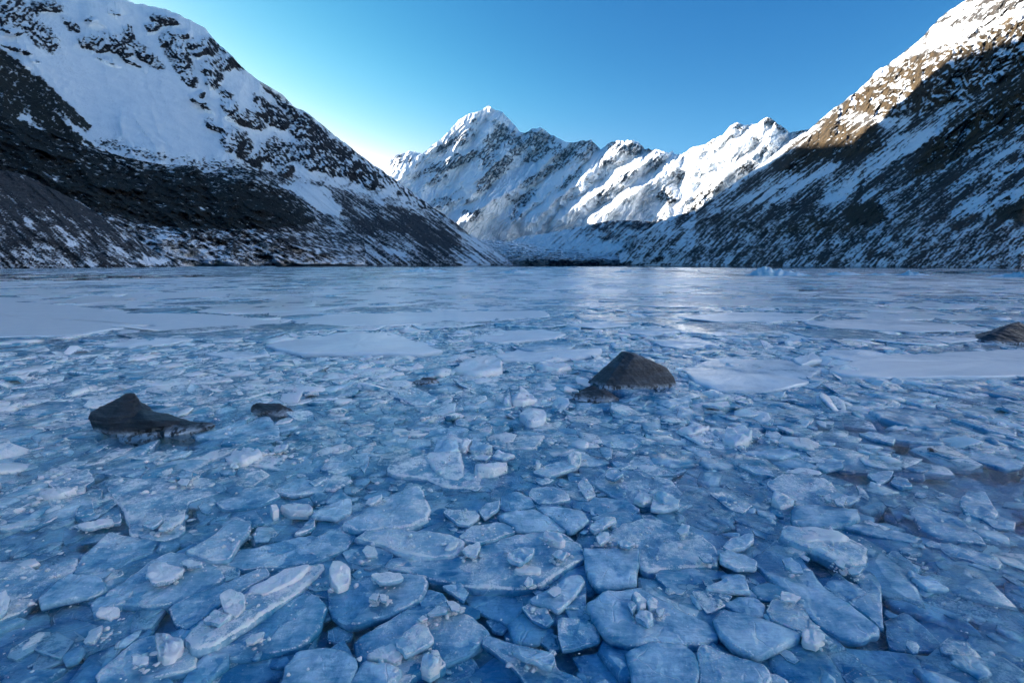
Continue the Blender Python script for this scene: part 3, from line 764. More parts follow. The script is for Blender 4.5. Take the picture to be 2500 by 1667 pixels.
# ================================================================== ice and water materials
def ice_mat(name, per_object=True, far=False):
    t = NT(name)
    co = t.coord('Object')
    if per_object:
        rnd = t.n('ShaderNodeObjectInfo').outputs['Random']
        off = t.n('ShaderNodeCombineXYZ')
        t.l(t.math('MULTIPLY', rnd, 37.0), off.inputs[0]); t.l(t.math('MULTIPLY', rnd, 91.0), off.inputs[1])
        va = t.n('ShaderNodeVectorMath', operation='ADD')
        t.l(co, va.inputs[0]); t.l(off.outputs[0], va.inputs[1])
        co = va.outputs[0]
    tone, frost = t.attr('tone', per_object), t.attr('frost', per_object)
    rim = t.attr('rim')
    big = t.noise(co, 5.0, 5, 0.6)
    med = t.noise(co, 24.0, 5, 0.62)
    fin = t.noise(co, 130.0, 4, 0.65)
    str_ = t.noise(t.mapping(co, (9, 60, 30), (0, 0, 0.5)), 1.0, 4, 0.6)
    vor = t.n('ShaderNodeTexVoronoi', feature='F1'); t.l(co, vor.inputs['Vector']); vor.inputs['Scale'].default_value = 46.0
    bub = t.math('MULTIPLY', t.sm(vor.outputs['Distance'], 0.22, 0.08), t.sm(med, 0.50, 0.60))
    # hairline fractures inside the ice
    wv = t.n('ShaderNodeVectorMath', operation='ADD'); t.l(co, wv.inputs[0])
    sc_ = t.n('ShaderNodeVectorMath', operation='SCALE'); nv = t.n('ShaderNodeTexNoise'); nv.inputs['Scale'].default_value = 5.0
    t.l(co, nv.inputs['Vector']); t.l(nv.outputs[1], sc_.inputs[0]); sc_.inputs['Scale'].default_value = 0.22; t.l(sc_.outputs[0], wv.inputs[1])
    ve = t.n('ShaderNodeTexVoronoi', feature='DISTANCE_TO_EDGE'); t.l(wv.outputs[0], ve.inputs['Vector']); ve.inputs['Scale'].default_value = 4.2
    crk = t.math('MULTIPLY', t.sm(ve.outputs['Distance'], 0.022, 0.004), t.sm(big, 0.47, 0.56))
    milk = t.math('ADD', tone, t.math('MULTIPLY', t.math('SUBTRACT', t.sm(big, 0.34, 0.66), 0.5), 0.75))
    milk = t.math('ADD', milk, t.math('MULTIPLY', t.math('SUBTRACT', str_, 0.5), 0.75))
    milk = t.math('ADD', milk, t.math('MULTIPLY', t.math('SUBTRACT', med, 0.5), 0.45))
    milk = t.math('ADD', milk, t.math('MULTIPLY', rim, -0.28), clamp=True)
    col = t.mix(milk, (0.07, 0.29, 0.46), (0.66, 0.85, 0.95))
    col = t.mix(t.math('MULTIPLY', crk, 0.55), col, (0.86, 0.91, 0.94))
    col = t.mix(t.math('MULTIPLY', bub, 0.75), col, (0.88, 0.92, 0.95))
    fr = t.math('ADD', t.math('MULTIPLY', frost, 1.25), t.math('MULTIPLY', t.math('SUBTRACT', med, 0.5), 1.3))
    fr = t.math('ADD', fr, t.math('MULTIPLY', t.math('SUBTRACT', fin, 0.5), 1.1))
    fr = t.math('ADD', fr, t.math('MULTIPLY', t.math('SUBTRACT', big, 0.5), 1.5))
    # worn upper edge holds frost, the sides below it do not
    lip = t.math('MULTIPLY', t.sm(rim, 0.04, 0.25), t.sm(rim, 0.75, 0.45))
    fr = t.math('ADD', fr, t.math('MULTIPLY', lip, 0.30))
    fr = t.math('ADD', fr, t.math('MULTIPLY', t.sm(rim, 0.5, 0.9), -0.45))
    fr = t.sm(fr, 0.42, 0.80)
    col = t.mix(fr, col, (0.90, 0.95, 0.98))
    rough = t.math('MULTIPLY_ADD', fr, 0.22, 0.10)
    rough = t.math('ADD', rough, t.math('MULTIPLY', med, 0.12))
    h = t.math('ADD', t.math('MULTIPLY', big, 1.6), t.math('MULTIPLY', med, 0.8))
    h = t.math('ADD', h, t.math('MULTIPLY', fin, t.math('MULTIPLY_ADD', fr, 0.45, 0.05)))
    h = t.math('ADD', h, t.math('MULTIPLY', str_, 0.45))
    h = t.math('ADD', h, t.math('MULTIPLY', crk, -0.3))
    t.bsdf(Base_Color=col, Roughness=rough, IOR=1.36, Normal=t.bump(h, 0.65, 0.025),
           Subsurface_Weight=0.35, Subsurface_Radius=(0.25, 0.6, 1.0), Subsurface_Scale=0.04, Coat_Weight=0.5, Coat_Roughness=0.12, Coat_IOR=1.33)
    return t.m

MAT_ICE = ice_mat('broken_ice')
MAT_BRASH = ice_mat('brash_ice', per_object=False)

def snow_ice_mat(name, per_object=True, lo=0.25, hi=0.85):
    """snow-dusted floe: white crust with patches of bare grey-blue ice"""
    t = NT(name)
    co = t.coord('Object')
    frost = t.attr('frost', per_object)
    rim = t.attr('rim')
    big = t.noise(t.mapping(co, (0.25, 0.7, 1)), 1.0, 5, 0.6)
    med = t.noise(co, 3.0, 6, 0.65)
    fin = t.noise(co, 40.0, 4, 0.65)
    f = t.math('ADD', frost, t.math('MULTIPLY', t.math('SUBTRACT', big, 0.5), 1.5))
    f = t.math('ADD', f, t.math('MULTIPLY', t.math('SUBTRACT', med, 0.5), 0.7))
    f = t.math('ADD', f, t.math('MULTIPLY', t.math('SUBTRACT', fin, 0.5), 0.35))
    f = t.sm(f, lo, hi)
    bare = t.mix(t.sm(med, 0.3, 0.7), (0.09, 0.24, 0.37), (0.30, 0.48, 0.62))
    col = t.mix(f, bare, t.mix(t.sm(med, 0.3, 0.75), (0.84, 0.87, 0.90), (0.92, 0.94, 0.95)))
    col = t.mix(t.math('MULTIPLY', rim, 0.7), col, (0.34, 0.52, 0.66))
    rough = t.math('MULTIPLY_ADD', f, 0.30, 0.20)
    h = t.math('ADD', t.math('MULTIPLY', med, 1.0), t.math('MULTIPLY', fin, 0.5))
    t.bsdf(Base_Color=col, Roughness=rough, IOR=1.31, Normal=t.bump(h, 0.5, 0.03), Coat_Weight=0.8, Coat_Roughness=0.25, Coat_IOR=1.31)
    return t.m
MAT_FLOE = snow_ice_mat('snowy_floe')

# ------------------------------------------------------------------ lake bed, water
t = NT('lake_bed')
t.bsdf(Base_Color=t.mix(t.noise(t.coord(), 1.5, 5), (0.006, 0.024, 0.042), (0.016, 0.045, 0.065)), Roughness=0.9)
tag(link('lake_bed', mesh_np('lake_bed', [(-9000, -80, -1.6), (9000, -80, -1.6), (9000, 9000, -1.6), (-9000, 9000, -1.6)], [(0, 1, 2, 3)], mat=t.m)), 'dark lake bed', kind='structure')

t = NT('lake_water')
co = t.coord()
w1 = t.noise(t.mapping(co, (2.2, 6.0, 1), (0, 0, 0.25)), 1.0, 5, 0.6)
w2 = t.noise(t.mapping(co, (16, 42, 1), (0, 0, 0.3)), 1.0, 4, 0.65)
hb = t.bump(t.math('ADD', w1, t.math('MULTIPLY', w2, 0.7)), 0.5, 0.02)
gl = t.n('ShaderNodeBsdfGlossy'); gl.inputs['Roughness'].default_value = 0.03; t.l(hb, gl.inputs['Normal'])
tr = t.n('ShaderNodeBsdfTransparent'); tr.inputs[0].default_value = (0.62, 0.82, 0.91, 1)
lw = t.n('ShaderNodeLayerWeight'); lw.inputs[0].default_value = 0.5; t.l(hb, lw.inputs['Normal'])
fz = t.math('MULTIPLY_ADD', t.math('POWER', lw.outputs['Facing'], 5.0), 0.98, 0.02)
mx = t.n('ShaderNodeMixShader')
t.l(fz, mx.inputs[0]); t.l(tr.outputs[0], mx.inputs[1]); t.l(gl.outputs[0], mx.inputs[2]); t.l(mx.outputs[0], t.out.inputs[0])
tag(link('lake_water', mesh_np('lake_water', [(-9000, -80, 0), (9000, -80, 0), (9000, 9000, 0), (-9000, 9000, 0)], [(0, 1, 2, 3)], mat=t.m)), 'still dark water of the glacier lake', kind='structure')

# ------------------------------------------------------------------ the frozen sheet that covers the lake beyond the brash
def lake_sheet():
    edge = [(-900, 778), (-300, 776), (0, 771), (230, 766), (340, 756), (600, 754), (650, 736), (700, 722), (720, 746), (960, 747), (1240, 730), (1262, 714), (1500, 704),
            (1800, 699), (2000, 690), (2352, 682), (2700, 680), (3300, 680)]
    ex, ey = [], []
    for x, y in edge:
        gx, gy = ground(x * K, y * K); ex.append(math.atan2(gx, gy)); ey.append(math.hypot(gx, gy))
    nc, nr = 460, 330
    az = np.linspace(math.radians(-60), math.radians(60), nc)
    r0 = np.interp(az, ex, ey)
    r0 = r0 * (1 + 0.10 * fbm(az * 26, az * 0 + 3, 5, 5, 0.6))
    u = np.linspace(0, 1, nr)[:, None]
    R = 1 / ((1 - u) / r0[None] + u / 3900.0)
    A = np.repeat(az[None], nr, 0)
    X, Y = R * np.sin(A), R * np.cos(A)
    sx, sy = screen(A, -CAMZ / R)
    x2 = sx + 14 * fbm(X / 6, Y / 6, 4, 7); 
    Z = 0.022 + 0.010 * fbm(X * 1.2, Y * 1.2, 4, 9) + 0.002 * pn(X * 9, Y * 9, 3)
    frost = 0.68 + 0 * X
    # grey, wetter zones and open leads
    frost -= 0.22 * sstep(1250, 1500, sx) * sstep(690, 720, sy) + 0.30 * sstep(650, 636, sy) + 0.12 * sstep(1300, 1900, sx)
    frost += 0.16 * soft(sx, sy, [(-200, 690), (0, 672), (500, 668), (1100, 660), (1500, 668), (1300, 700), (600, 715), (0, 705)], 12)
    frost += 0.55 * fbm(X / 10, Y / 34, 5, 15) + 0.45 * fbm(X / 2.6, Y / 8, 5, 19)
    frost -= 0.55 * sstep(0.80, 0.93, ridged(X / 7 + 0.5 * fbm(X / 3, Y / 3, 3, 21), Y / 9, 3, 23))
    yy = sy + 1.6 * fbm(X / 3, Y / 12, 4, 31)
    xx = sx + 22 * fbm(X / 3, Y / 12, 4, 37)
    holes = np.zeros_like(sx, bool)
    for pl in ([(-900, 626), (0, 631), (300, 631), (520, 634), (300, 642), (0, 647), (-900, 648)],
               [(215, 706), (240, 708), (330, 714), (320, 717), (230, 711)], [(420, 717), (520, 718), (610, 724), (640, 732), (560, 728), (430, 720)],
               [(1520, 672), (1590, 672), (1600, 684), (1550, 692), (1535, 684)], [(1620, 655), (1720, 658), (1820, 664), (1900, 670), (1750, 668), (1640, 661)],
               [(1690, 690), (1760, 694), (1820, 701), (1760, 700)], [(2050, 624), (2352, 622), (2900, 622), (2900, 630), (2352, 630), (2100, 628)],
               [(1450, 613), (1800, 616), (2352, 618), (3300, 618), (3300, 600), (1450, 600)], [(640, 613.5), (1180, 612.5), (1500, 612.5), (1500, 600), (640, 600)]):
        holes |= inpoly(xx, yy, pl)
    holes |= (fbm(X / 16, Y / 60, 4, 51) > 0.62) & (sx > 1100) & (sy < 700)
    q = grid_quads(nr, nc)
    keep = ~holes.ravel()[q].any(1)
    rimv = np.zeros_like(X); rimv[0] = 1; Z[0] -= 0.03
    hv = holes.copy(); 
    me = mesh_np('lake_ice', np.stack([X, Y, Z], -1).reshape(-1, 3), q[keep], mat=snow_ice_mat('lake_ice', False, 0.40, 0.68), attrs={'frost': frost.ravel(), 'rim': rimv.ravel()})
    tag(link('lake_ice', me), 'frozen snow-dusted sheet of lake ice reaching to the far shore', kind='structure')
lake_sheet()

# ------------------------------------------------------------------ slush: half-frozen mush that fills the gaps, awash
# the waterlines of the boulders (2352-px picture frame)
ROCK_RECTS = ((1355, 1550, 866, 898), (1315, 1430, 893, 926), (207, 480, 968, 1024), (574, 674, 934, 958), (940, 1014, 866, 894), (2262, 2600, 770, 800), (2130, 2166, 1030, 1044))
# thinly covered water towards the right-hand shore
OPEN_PATCH = [(1760, 1010), (2060, 930), (2420, 860), (2700, 1000), (2500, 1330), (2150, 1360), (1980, 1200)]
# gaps of open dark water between the near slabs (source pixels of the photograph)
def _z(zone, pts):
    ox, oy = {4: (0, 1200), 5: (800, 1200), 6: (1600, 1200)}[zone]
    return [((ox + x / 2.6133) / K, (oy + y / 2.6133) / K) for x, y in pts]
DARK_GAPS = [_z(5, [(1010, 910), (1130, 865), (1250, 845), (1460, 870), (1500, 930), (1690, 960), (1760, 890), (1890, 970), (1620, 1020), (1350, 1015), (1180, 980), (1030, 935)]),
    _z(5, [(-40, 780), (110, 850), (220, 850), (420, 780), (590, 700), (560, 740), (330, 850), (185, 940), (160, 1010), (-40, 970)]), _z(5, [(1640, 400), (1660, 560), (1720, 615), (1980, 590), (1990, 520), (2050, 630), (1720, 670), (1650, 700)]),
    _z(5, [(890, 980), (990, 950), (1080, 1040), (1290, 1260), (1060, 1260), (985, 1130)]), _z(5, [(1880, 980), (1700, 1000), (1560, 1050), (1500, 1010), (1720, 960)]), _z(5, [(590, 540), (640, 540), (700, 580), (640, 610)]),
    _z(4, [(880, 760), (1070, 740), (1130, 860), (1000, 910), (900, 830)]), _z(4, [(1960, 960), (2060, 790), (2120, 830), (2200, 860), (2280, 930), (2260, 1030), (2060, 985)]), _z(4, [(1380, 1100), (1700, 1060), (1800, 1100), (1760, 1260), (1380, 1260)]),
    _z(6, [(1450, 560), (1560, 590), (1650, 640), (1610, 720), (1480, 760)]), _z(6, [(1180, 960), (1280, 930), (1460, 900), (1500, 970), (1300, 1000), (1170, 1000)]), _z(6, [(370, 925), (480, 1000), (640, 1050), (720, 1040), (640, 1080), (450, 1020)]),
    _z(6, [(1330, 60), (1350, 150), (1560, 230), (1740, 300), (1800, 330), (1700, 320), (1400, 190), (1300, 110)]), _z(6, [(170, 90), (300, 95), (310, 120), (200, 125)])]
def slush():
    nc, nr = 520, 330
    az = np.linspace(math.radians(-56), math.radians(56), nc)
    R = np.exp(np.linspace(math.log(1.35), math.log(30), nr))[:, None] * np.ones((1, nc))
    A = np.repeat(az[None], nr, 0)
    X, Y = R * np.sin(A), R * np.cos(A)
    a = fbm(X * 1.1 + 3, Y * 1.1, 4, 61)
    b = fbm(X * 5, Y * 5, 4, 67, .6)
    cr = ridged(X * 3.2 + 2 * a, Y * 3.2, 4, 71)
    e = fbm(X * 16, Y * 16, 3, 73, .6)
    off = np.interp(R, [1.3, 3.0, 4.5, 6.5, 9, 30], [-.16, -.14, -.075, -.016, -.003, .002])
    Z = off + .030 * a + .022 * b + .020 * (cr - .35) + .008 * e
    Z = np.where(Z < off - .012, off - .012 - (off - .012 - Z) * 5, Z)
    Z = np.where(Z > .012, .012 + (Z - .012) * .6, Z)
    tone = np.interp(R, [1.3, 5, 9], [.46, .42, .34]) + .25 * b
    for rx0, rx1, ry0, ry1 in ROCK_RECTS:
        g_ = np.zeros_like(Z); SXX, SYY = screen(A, -CAMZ / R)
        d_ = np.maximum(np.maximum(rx0 - SXX, SXX - rx1) / 1.5, np.maximum(ry0 - SYY, SYY - ry1))
        Z = Z - .05 * sstep(5, -3, d_)
    SXX, SYY = screen(A, -CAMZ / R)
    Z = Z - .05 * soft(SXX, SYY, OPEN_PATCH, 60) * sstep(.05, .3, fbm(X * 1.3, Y * 1.3, 3, 99))
    for pl in DARK_GAPS: Z = Z - .30 * soft(SXX, SYY, pl, 7)
    frost = np.clip(np.interp(R, [1.3, 4, 6, 12], [.08, .16, .22, .26]) + .5 * e + .3 * b, 0, 1)
    me = mesh_np('slush', np.stack([X, Y, Z], -1).reshape(-1, 3), grid_quads(nr, nc), mat=MAT_BRASH, attrs={'tone': tone.ravel(), 'frost': frost.ravel(), 'rim': np.zeros(nr * nc)})
    tag(link('slush', me), 'blue-white slush lying awash between the pieces of ice', kind='stuff')
slush()
# ================================================================== pieces of ice
RNG = np.random.default_rng(7)

def chaikin(p, n=1, k=0.22):
    for _ in range(n):
        q = np.roll(p, -1, 0)
        p = np.stack([p * (1 - k) + q * k, p * k + q * (1 - k)], 1).reshape(-1, 2)
    return p

def resample(p, n):
    q = np.vstack([p, p[:1]])
    s = np.r_[0, np.cumsum(np.hypot(*np.diff(q, axis=0).T))]
    t = np.linspace(0, s[-1], n, endpoint=False)
    return np.stack([np.interp(t, s, q[:, 0]), np.interp(t, s, q[:, 1])], 1)

def slab_mesh(name, poly, thick, mat, rough=0.012, edge=0.18, dome=0.0, n=44, bumpy=0.004, seed=0, soft_edge=1, inner=(0.82, 0.6, 0.36, 0.15)):
    """one floating slab from its outline (local metres, top at z=0): worn rounded rim, broken sides, uneven top"""
    p = np.asarray(poly, float)
    area = 0.5 * np.sum(p[:, 0] * np.roll(p[:, 1], -1) - np.roll(p[:, 0], -1) * p[:, 1])
    if area < 0: p = p[::-1]
    size = math.sqrt(abs(area)) + 1e-6
    p = resample(chaikin(p, soft_edge, 0.045), n)
    c = p.mean(0)
    d = (p - c) * 1.05
    ang = np.arange(n) / n * 2 * PI
    nz = fbm(p[:, 0] / size * 3.2 + seed, p[:, 1] / size * 3.2 - seed, 4, seed % 97, 0.6)
    nz2 = fbm(p[:, 0] / size * 9 + seed, p[:, 1] / size * 9, 3, seed % 53, 0.65)
    d = d * (1 + rough / 0.012 * (0.05 * nz + 0.022 * nz2))[:, None]
    L = np.hypot(d[:, 0], d[:, 1])[:, None] + 1e-9
    b = np.minimum(thick * edge * 1.35, 0.22 * L)          # width of the worn rim
    rings, zs, rim = [], [], []
    def ring(off, z, r):
        rings.append(c + d / L * np.maximum(L - off, 0.02 * L)); zs.append(np.full(n, z) if np.isscalar(z) else z); rim.append(np.full(n, r))
    jit = fbm(np.cos(ang) * 2 + seed, np.sin(ang) * 2 + seed, 4, seed % 89)
    ring(b * 1.6, -thick * 1.0, 1.0)
    ring(b * (0.25 + 0.5 * np.abs(jit))[:, None], -thick * 0.72, 1.0)
    ring(0 * b, -thick * (0.38 + 0.12 * jit), 0.95)
    ring(b * 0.18, -thick * edge * 0.75, 0.75)
    ring(b * 0.55, -thick * edge * 0.22, 0.35)
    ring(b * 1.2, 0.0, 0.08)
    Lin = L - b * 1.2
    for k in inner:
        rings.append(c + d / L * Lin * k); zs.append(np.zeros(n)); rim.append(np.zeros(n))
    co = np.concatenate(rings); z = np.concatenate(zs); rim = np.concatenate(rim)
    top = (rim < 0.2)
    rad = np.concatenate([np.full(n, 1.0)] * 6 + [np.full(n, k) for k in inner])
    s = seed * 1.37
    z = z + np.where(rim < 0.5, 1, 0.25) * (bumpy * 2.2 * fbm(co[:, 0] / size * 2.1 + s, co[:, 1] / size * 2.1, 4, 3, 0.55) + bumpy * 0.5 * fbm(co[:, 0] * 45 + s, co[:, 1] * 45, 3, 5))
    if dome: z = z + np.where(top, dome * (1 - rad ** 2), 0)
    nr = len(rings)
    vc = np.array([[c[0], c[1], z[-n:].mean()], [c[0], c[1], -thick]])
    co3 = np.concatenate([np.c_[co, z], vc])
    i = np.arange(nr - 1)[:, None] * n; j = np.arange(n)[None]; j2 = (j + 1) % n
    q = np.stack([i + j, i + j2, i + n + j2, i + n + j], -1).reshape(-1, 4)
    last = (nr - 1) * n; a = np.arange(n); b2 = (a + 1) % n
    tr = np.concatenate([np.stack([last + a, last + b2, np.full(n, nr * n)], -1), np.stack([b2, a, np.full(n, nr * n + 1)], -1)])
    return mesh_np(name, co3, q, tr, mat, attrs={'rim': np.r_[rim, 0, 1]})

def lump_mesh(name, poly, height, mat, seed=0, n=30, rough=1.0, facet=0.5):
    """a broken chunk or frozen heap from its outline: sides rise to an uneven, faceted top"""
    p = np.asarray(poly, float)
    area = 0.5 * np.sum(p[:, 0] * np.roll(p[:, 1], -1) - np.roll(p[:, 0], -1) * p[:, 1])
    if area < 0: p = p[::-1]
    size = math.sqrt(abs(area)) + 1e-6
    p = resample(chaikin(p, 1, 0.08), n)
    c = p.mean(0); d = p - c
    ks = (1.0, 1.0, 0.985, 0.95, 0.87, 0.68, 0.44, 0.2)
    hs = (-0.6, 0.0, 0.50, 0.80, 0.94, 0.98, 0.99, 1.0)
    co, z = [], []
    for k, h in zip(ks, hs):
        co.append(c + d * k); z.append(np.full(n, h * height))
    co = np.concatenate(co); z = np.concatenate(z)
    kk = np.repeat(ks, n)
    sx = co[:, 0] / size; sy = co[:, 1] / size
    g = np.random.default_rng(seed)
    a1 = g.uniform(0, 2 * PI)
    # a few flat fracture planes cut across the top
    zt = z.copy()
    for _ in range(4):
        a = g.uniform(0, 2 * PI); sl = g.uniform(0.25, 0.9) * height / size
        zt = np.minimum(zt, height * g.uniform(0.75, 1.05) - sl * facet * 2 * ((co[:, 0] - c[0]) * math.cos(a) + (co[:, 1] - c[1]) * math.sin(a)))
    z = np.where(z > 0, np.maximum(zt, 0.12 * height), z)
    nz = fbm(sx * 2.6 + seed, sy * 2.6, 4, seed % 83, 0.6)
    rg = ridged(sx * 3.0 + seed, sy * 3.0, 3, seed % 61)
    z = z + np.where(z > 0, 1, 0) * height * rough * (0.22 * nz + 0.20 * (rg - 0.4)) * np.clip(1.2 - kk * 0.6, 0, 1)
    co = c + (co - c) * (1 + 0.06 * rough * fbm(sx * 4 + seed, sy * 4 + z / size * 5, 3, seed % 71))[:, None]
    nr = len(ks)
    co3 = np.concatenate([np.c_[co, z], [[c[0], c[1], z[-n:].mean() + 0.01 * height]]])
    i = np.arange(nr - 1)[:, None] * n; j = np.arange(n)[None]; j2 = (j + 1) % n
    q = np.stack([i + j, i + j2, i + n + j2, i + n + j], -1).reshape(-1, 4)
    last = (nr - 1) * n; a = np.arange(n)
    tr = np.stack([last + a, last + (a + 1) % n, np.full(n, nr * n)], -1)
    return mesh_np(name, co3, q, tr, mat, attrs={'rim': np.r_[np.where(kk >= 0.99, 0.5, 0.0), 0]})

OFFS = {1: (0, 900), 2: (800, 850), 3: (1600, 850), 4: (0, 1200), 5: (800, 1200), 6: (1600, 1200)}
def src(zone, pts):
    ox, oy = OFFS[zone]
    return [(ox + x / 2.6133, oy + y / 2.6133) for x, y in pts]

N_ICE = [0]
CRUSH = []         # where crushed white ice gathers (x, y, radius, height)
COVER = []        # outlines (world) of the slabs already placed
def place(name, label, group, cat, spts, zt, kind, thick, tone, frost, tilt=0.0, mat=None, n=44, seed=None, **kw):
    N_ICE[0] += 1
    seed = N_ICE[0] * 13 + 5 if seed is None else seed
    P = np.array([ground(x, y, zt) for x, y in spts])
    c = P.mean(0)
    loc = P - c
    if kind == 'slab':
        me = slab_mesh(name, loc, thick, mat or MAT_ICE, n=n, seed=seed, **kw)
        z = zt
    else:
        me = lump_mesh(name, loc, thick, mat or MAT_ICE, n=max(20, n * 2 // 3), seed=seed, **kw)
        z = zt - thick * 0.45
    o = link(name, me)
    o.location = (c[0], c[1], z)
    g = np.random.default_rng(seed)
    o.rotation_euler = (math.radians(g.normal(0, tilt)), math.radians(g.normal(0, tilt)), 0)
    o['tone'] = float(tone); o['frost'] = float(frost)
    COVER.append(P)
    tag(o, label, cat, group)
    return o

# kinds: S sunken slab, M slab awash, H slab standing proud, C chunk lying on or among slabs, L frosty heap
LEVEL = {'S': (-0.035, 0.05, 0.34, 0.10), 'M': (0.003, 0.055, 0.50, 0.27), 'H': (0.026, 0.075, 0.66, 0.34), 'C': (0.045, 0.04, 0.85, 0.78), 'L': (0.03, 0.07, 0.80, 1.0)}
def ice(kind, zone, label, pts, tone=None, frost=None, h=None):
    z, th, tn, fr = LEVEL[kind]
    sp = src(zone, pts)
    if tone is not None: tn = tone
    if frost is not None: fr = frost
    P = np.array([ground(x, y, z) for x, y in sp])
    if kind in 'CL': CRUSH.append((P[:, 0].mean(), P[:, 1].mean(), np.hypot(*(P - P.mean(0)).T).max(), .018 if kind == 'C' else .03))
    elif fr > .35: CRUSH.append((P[:, 0].mean(), P[:, 1].mean(), np.hypot(*(P - P.mean(0)).T).max() * .6, z + .008))
    a = abs(0.5 * np.sum(P[:, 0] * np.roll(P[:, 1], -1) - np.roll(P[:, 0], -1) * P[:, 1]))
    s = math.sqrt(a)
    g = np.random.default_rng(len(COVER) + 3)
    if kind == 'C' and (h is None or h < 0.055):
        hh = h if h is not None else max(0.010, min(0.05, s * 0.20))
        return place('ice_chunk', label, 'loose chunks and heaps of ice', 'ice chunk', sp, z + hh * 0.5, 'slab', hh * 1.3, tn, fr, 6.0, n=40, rough=0.022, edge=0.16, bumpy=0.05 * s)
    if kind in 'CL':
        hh = h if h is not None else max(0.012, min(0.13, s * (0.24 if kind == 'C' else 0.26)))
        return place('ice_chunk' if kind == 'C' else 'ice_heap', label, 'loose chunks and heaps of ice', 'ice chunk' if kind == 'C' else 'ice heap', sp, z, 'lump', hh, tn, fr, 2.0, rough=0.7 if kind == 'C' else 1.7, facet=0.6 if kind == 'C' else 0.2)
    th = th * min(1.5, max(0.5, s / 0.35)) if h is None else h
    z = z + g.uniform(-0.006, 0.006)
    return place('ice_slab', label, 'broken slabs of lake ice', 'ice slab', sp, z, 'slab', th, tn + g.uniform(-0.07, 0.07), fr, 1.2 if kind != 'H' else 2.2,
                 n=56 if s > 0.3 else 40, bumpy=0.003 + 0.010 * min(s, 0.6), edge=0.2, rough=0.010)
# ---- every piece the photograph lets one tell apart (zone, label, outline)
# bottom left
ice('S', 4, 'dark smooth sunken slab filling the bottom left corner', [(-60, 1090), (300, 1088), (600, 1095), (600, 1180), (560, 1300), (-60, 1300)])
ice('H', 4, 'frosted wedge-shaped slab with a square top corner, left of the long ridged slab', [(1180, 380), (1340, 280), (1490, 175), (1600, 170), (1590, 250), (1530, 310), (1470, 420), (1340, 430)], frost=.36)
ice('M', 4, 'wide diamond-shaped slab carrying a white frosty chunk in the lower left', [(660, 670), (840, 530), (960, 450), (1080, 390), (1200, 400), (1410, 480), (1420, 550), (1330, 600), (1160, 690), (950, 730), (800, 700)])
ice('C', 4, 'white frosty chunk lying on the diamond-shaped slab', [(930, 530), (960, 460), (1020, 450), (1100, 465), (1165, 480), (1160, 510), (1060, 560), (980, 572)], frost=.85)
ice('C', 4, 'thin pale shard just right of the white chunk on the diamond-shaped slab', [(1160, 430), (1200, 425), (1290, 450), (1285, 475), (1200, 475), (1165, 460)], h=.018)
ice('M', 4, 'long blue slab with a dark crease along its front edge', [(1460, 470), (1530, 380), (1700, 330), (1950, 280), (2200, 240), (2255, 290), (2160, 380), (2000, 450), (1750, 480), (1560, 495)])
ice('H', 4, 'long narrow ridged slab standing proud with frost along its spine', [(1195, 920), (1290, 830), (1420, 730), (1600, 620), (1800, 520), (2060, 430), (2070, 470), (1950, 580), (1800, 690), (1600, 830), (1400, 960), (1260, 1010)], frost=.5, h=.1)
ice('C', 4, 'flat five-sided white plate on the middle of the long ridged slab', [(1400, 670), (1470, 630), (1560, 650), (1565, 720), (1510, 780), (1430, 750)], frost=.7, h=.022)
ice('C', 4, 'flat white plate on the lower end of the long ridged slab', [(1300, 820), (1360, 735), (1410, 750), (1480, 790), (1400, 855)], frost=.66, h=.02)
ice('L', 4, 'frosty crest running up the far end of the long ridged slab', [(1560, 640), (1700, 560), (1860, 490), (1990, 460), (1940, 530), (1800, 610), (1660, 670)], h=.03)
ice('M', 4, 'dark slab wedged behind the long ridged slab', [(1080, 740), (1240, 650), (1450, 570), (1690, 490), (1720, 530), (1560, 620), (1350, 760), (1200, 880), (1130, 840)], tone=.32)
ice('H', 4, 'low lens-shaped blue slab left of the diamond-shaped slab', [(250, 670), (430, 530), (640, 545), (680, 600), (560, 650), (380, 690), (260, 720)], tone=.42, frost=.08)
ice('M', 4, 'frosty plate at the left edge above the lens-shaped slab', [(-60, 460), (140, 450), (240, 500), (480, 420), (500, 480), (380, 560), (240, 670), (150, 750), (-60, 840)], frost=.42)
ice('M', 4, 'dull blue slab above the lens-shaped slab', [(470, 520), (520, 420), (700, 270), (880, 290), (1000, 310), (960, 380), (840, 420), (740, 500), (600, 530)], tone=.4)
ice('S', 4, 'dark sunken slab at the left edge below the long bank of frost', [(-60, 190), (230, 260), (240, 320), (120, 390), (-60, 450)])
ice('S', 4, 'speckled sunken slab carrying two pale chunks in the bottom left', [(340, 780), (420, 720), (640, 720), (830, 760), (1000, 820), (960, 890), (860, 970), (700, 1050), (540, 1060), (480, 980), (360, 900)], frost=.34)
ice('C', 4, 'upper of the two pale chunks on the speckled sunken slab', [(610, 790), (640, 745), (760, 735), (760, 770), (700, 800)])
ice('C', 4, 'lower, upright-lying chunk on the speckled sunken slab', [(530, 960), (570, 860), (650, 840), (640, 900), (600, 970)])
ice('M', 4, 'slab with a jagged white crown of frost near the bottom edge', [(620, 1170), (720, 1060), (850, 950), (960, 900), (1180, 960), (1250, 1060), (1240, 1120), (1100, 1160), (900, 1200), (760, 1260), (640, 1240)])
ice('L', 4, 'jagged white crown of frost standing near the bottom edge', [(1000, 1040), (985, 900), (1020, 915), (1080, 930), (1170, 960), (1170, 1000), (1100, 1070), (1040, 1080)], h=.06)
ice('C', 4, 'small pale chunk left of the jagged frost crown', [(850, 1090), (840, 1030), (950, 1050), (940, 1090), (890, 1105)])
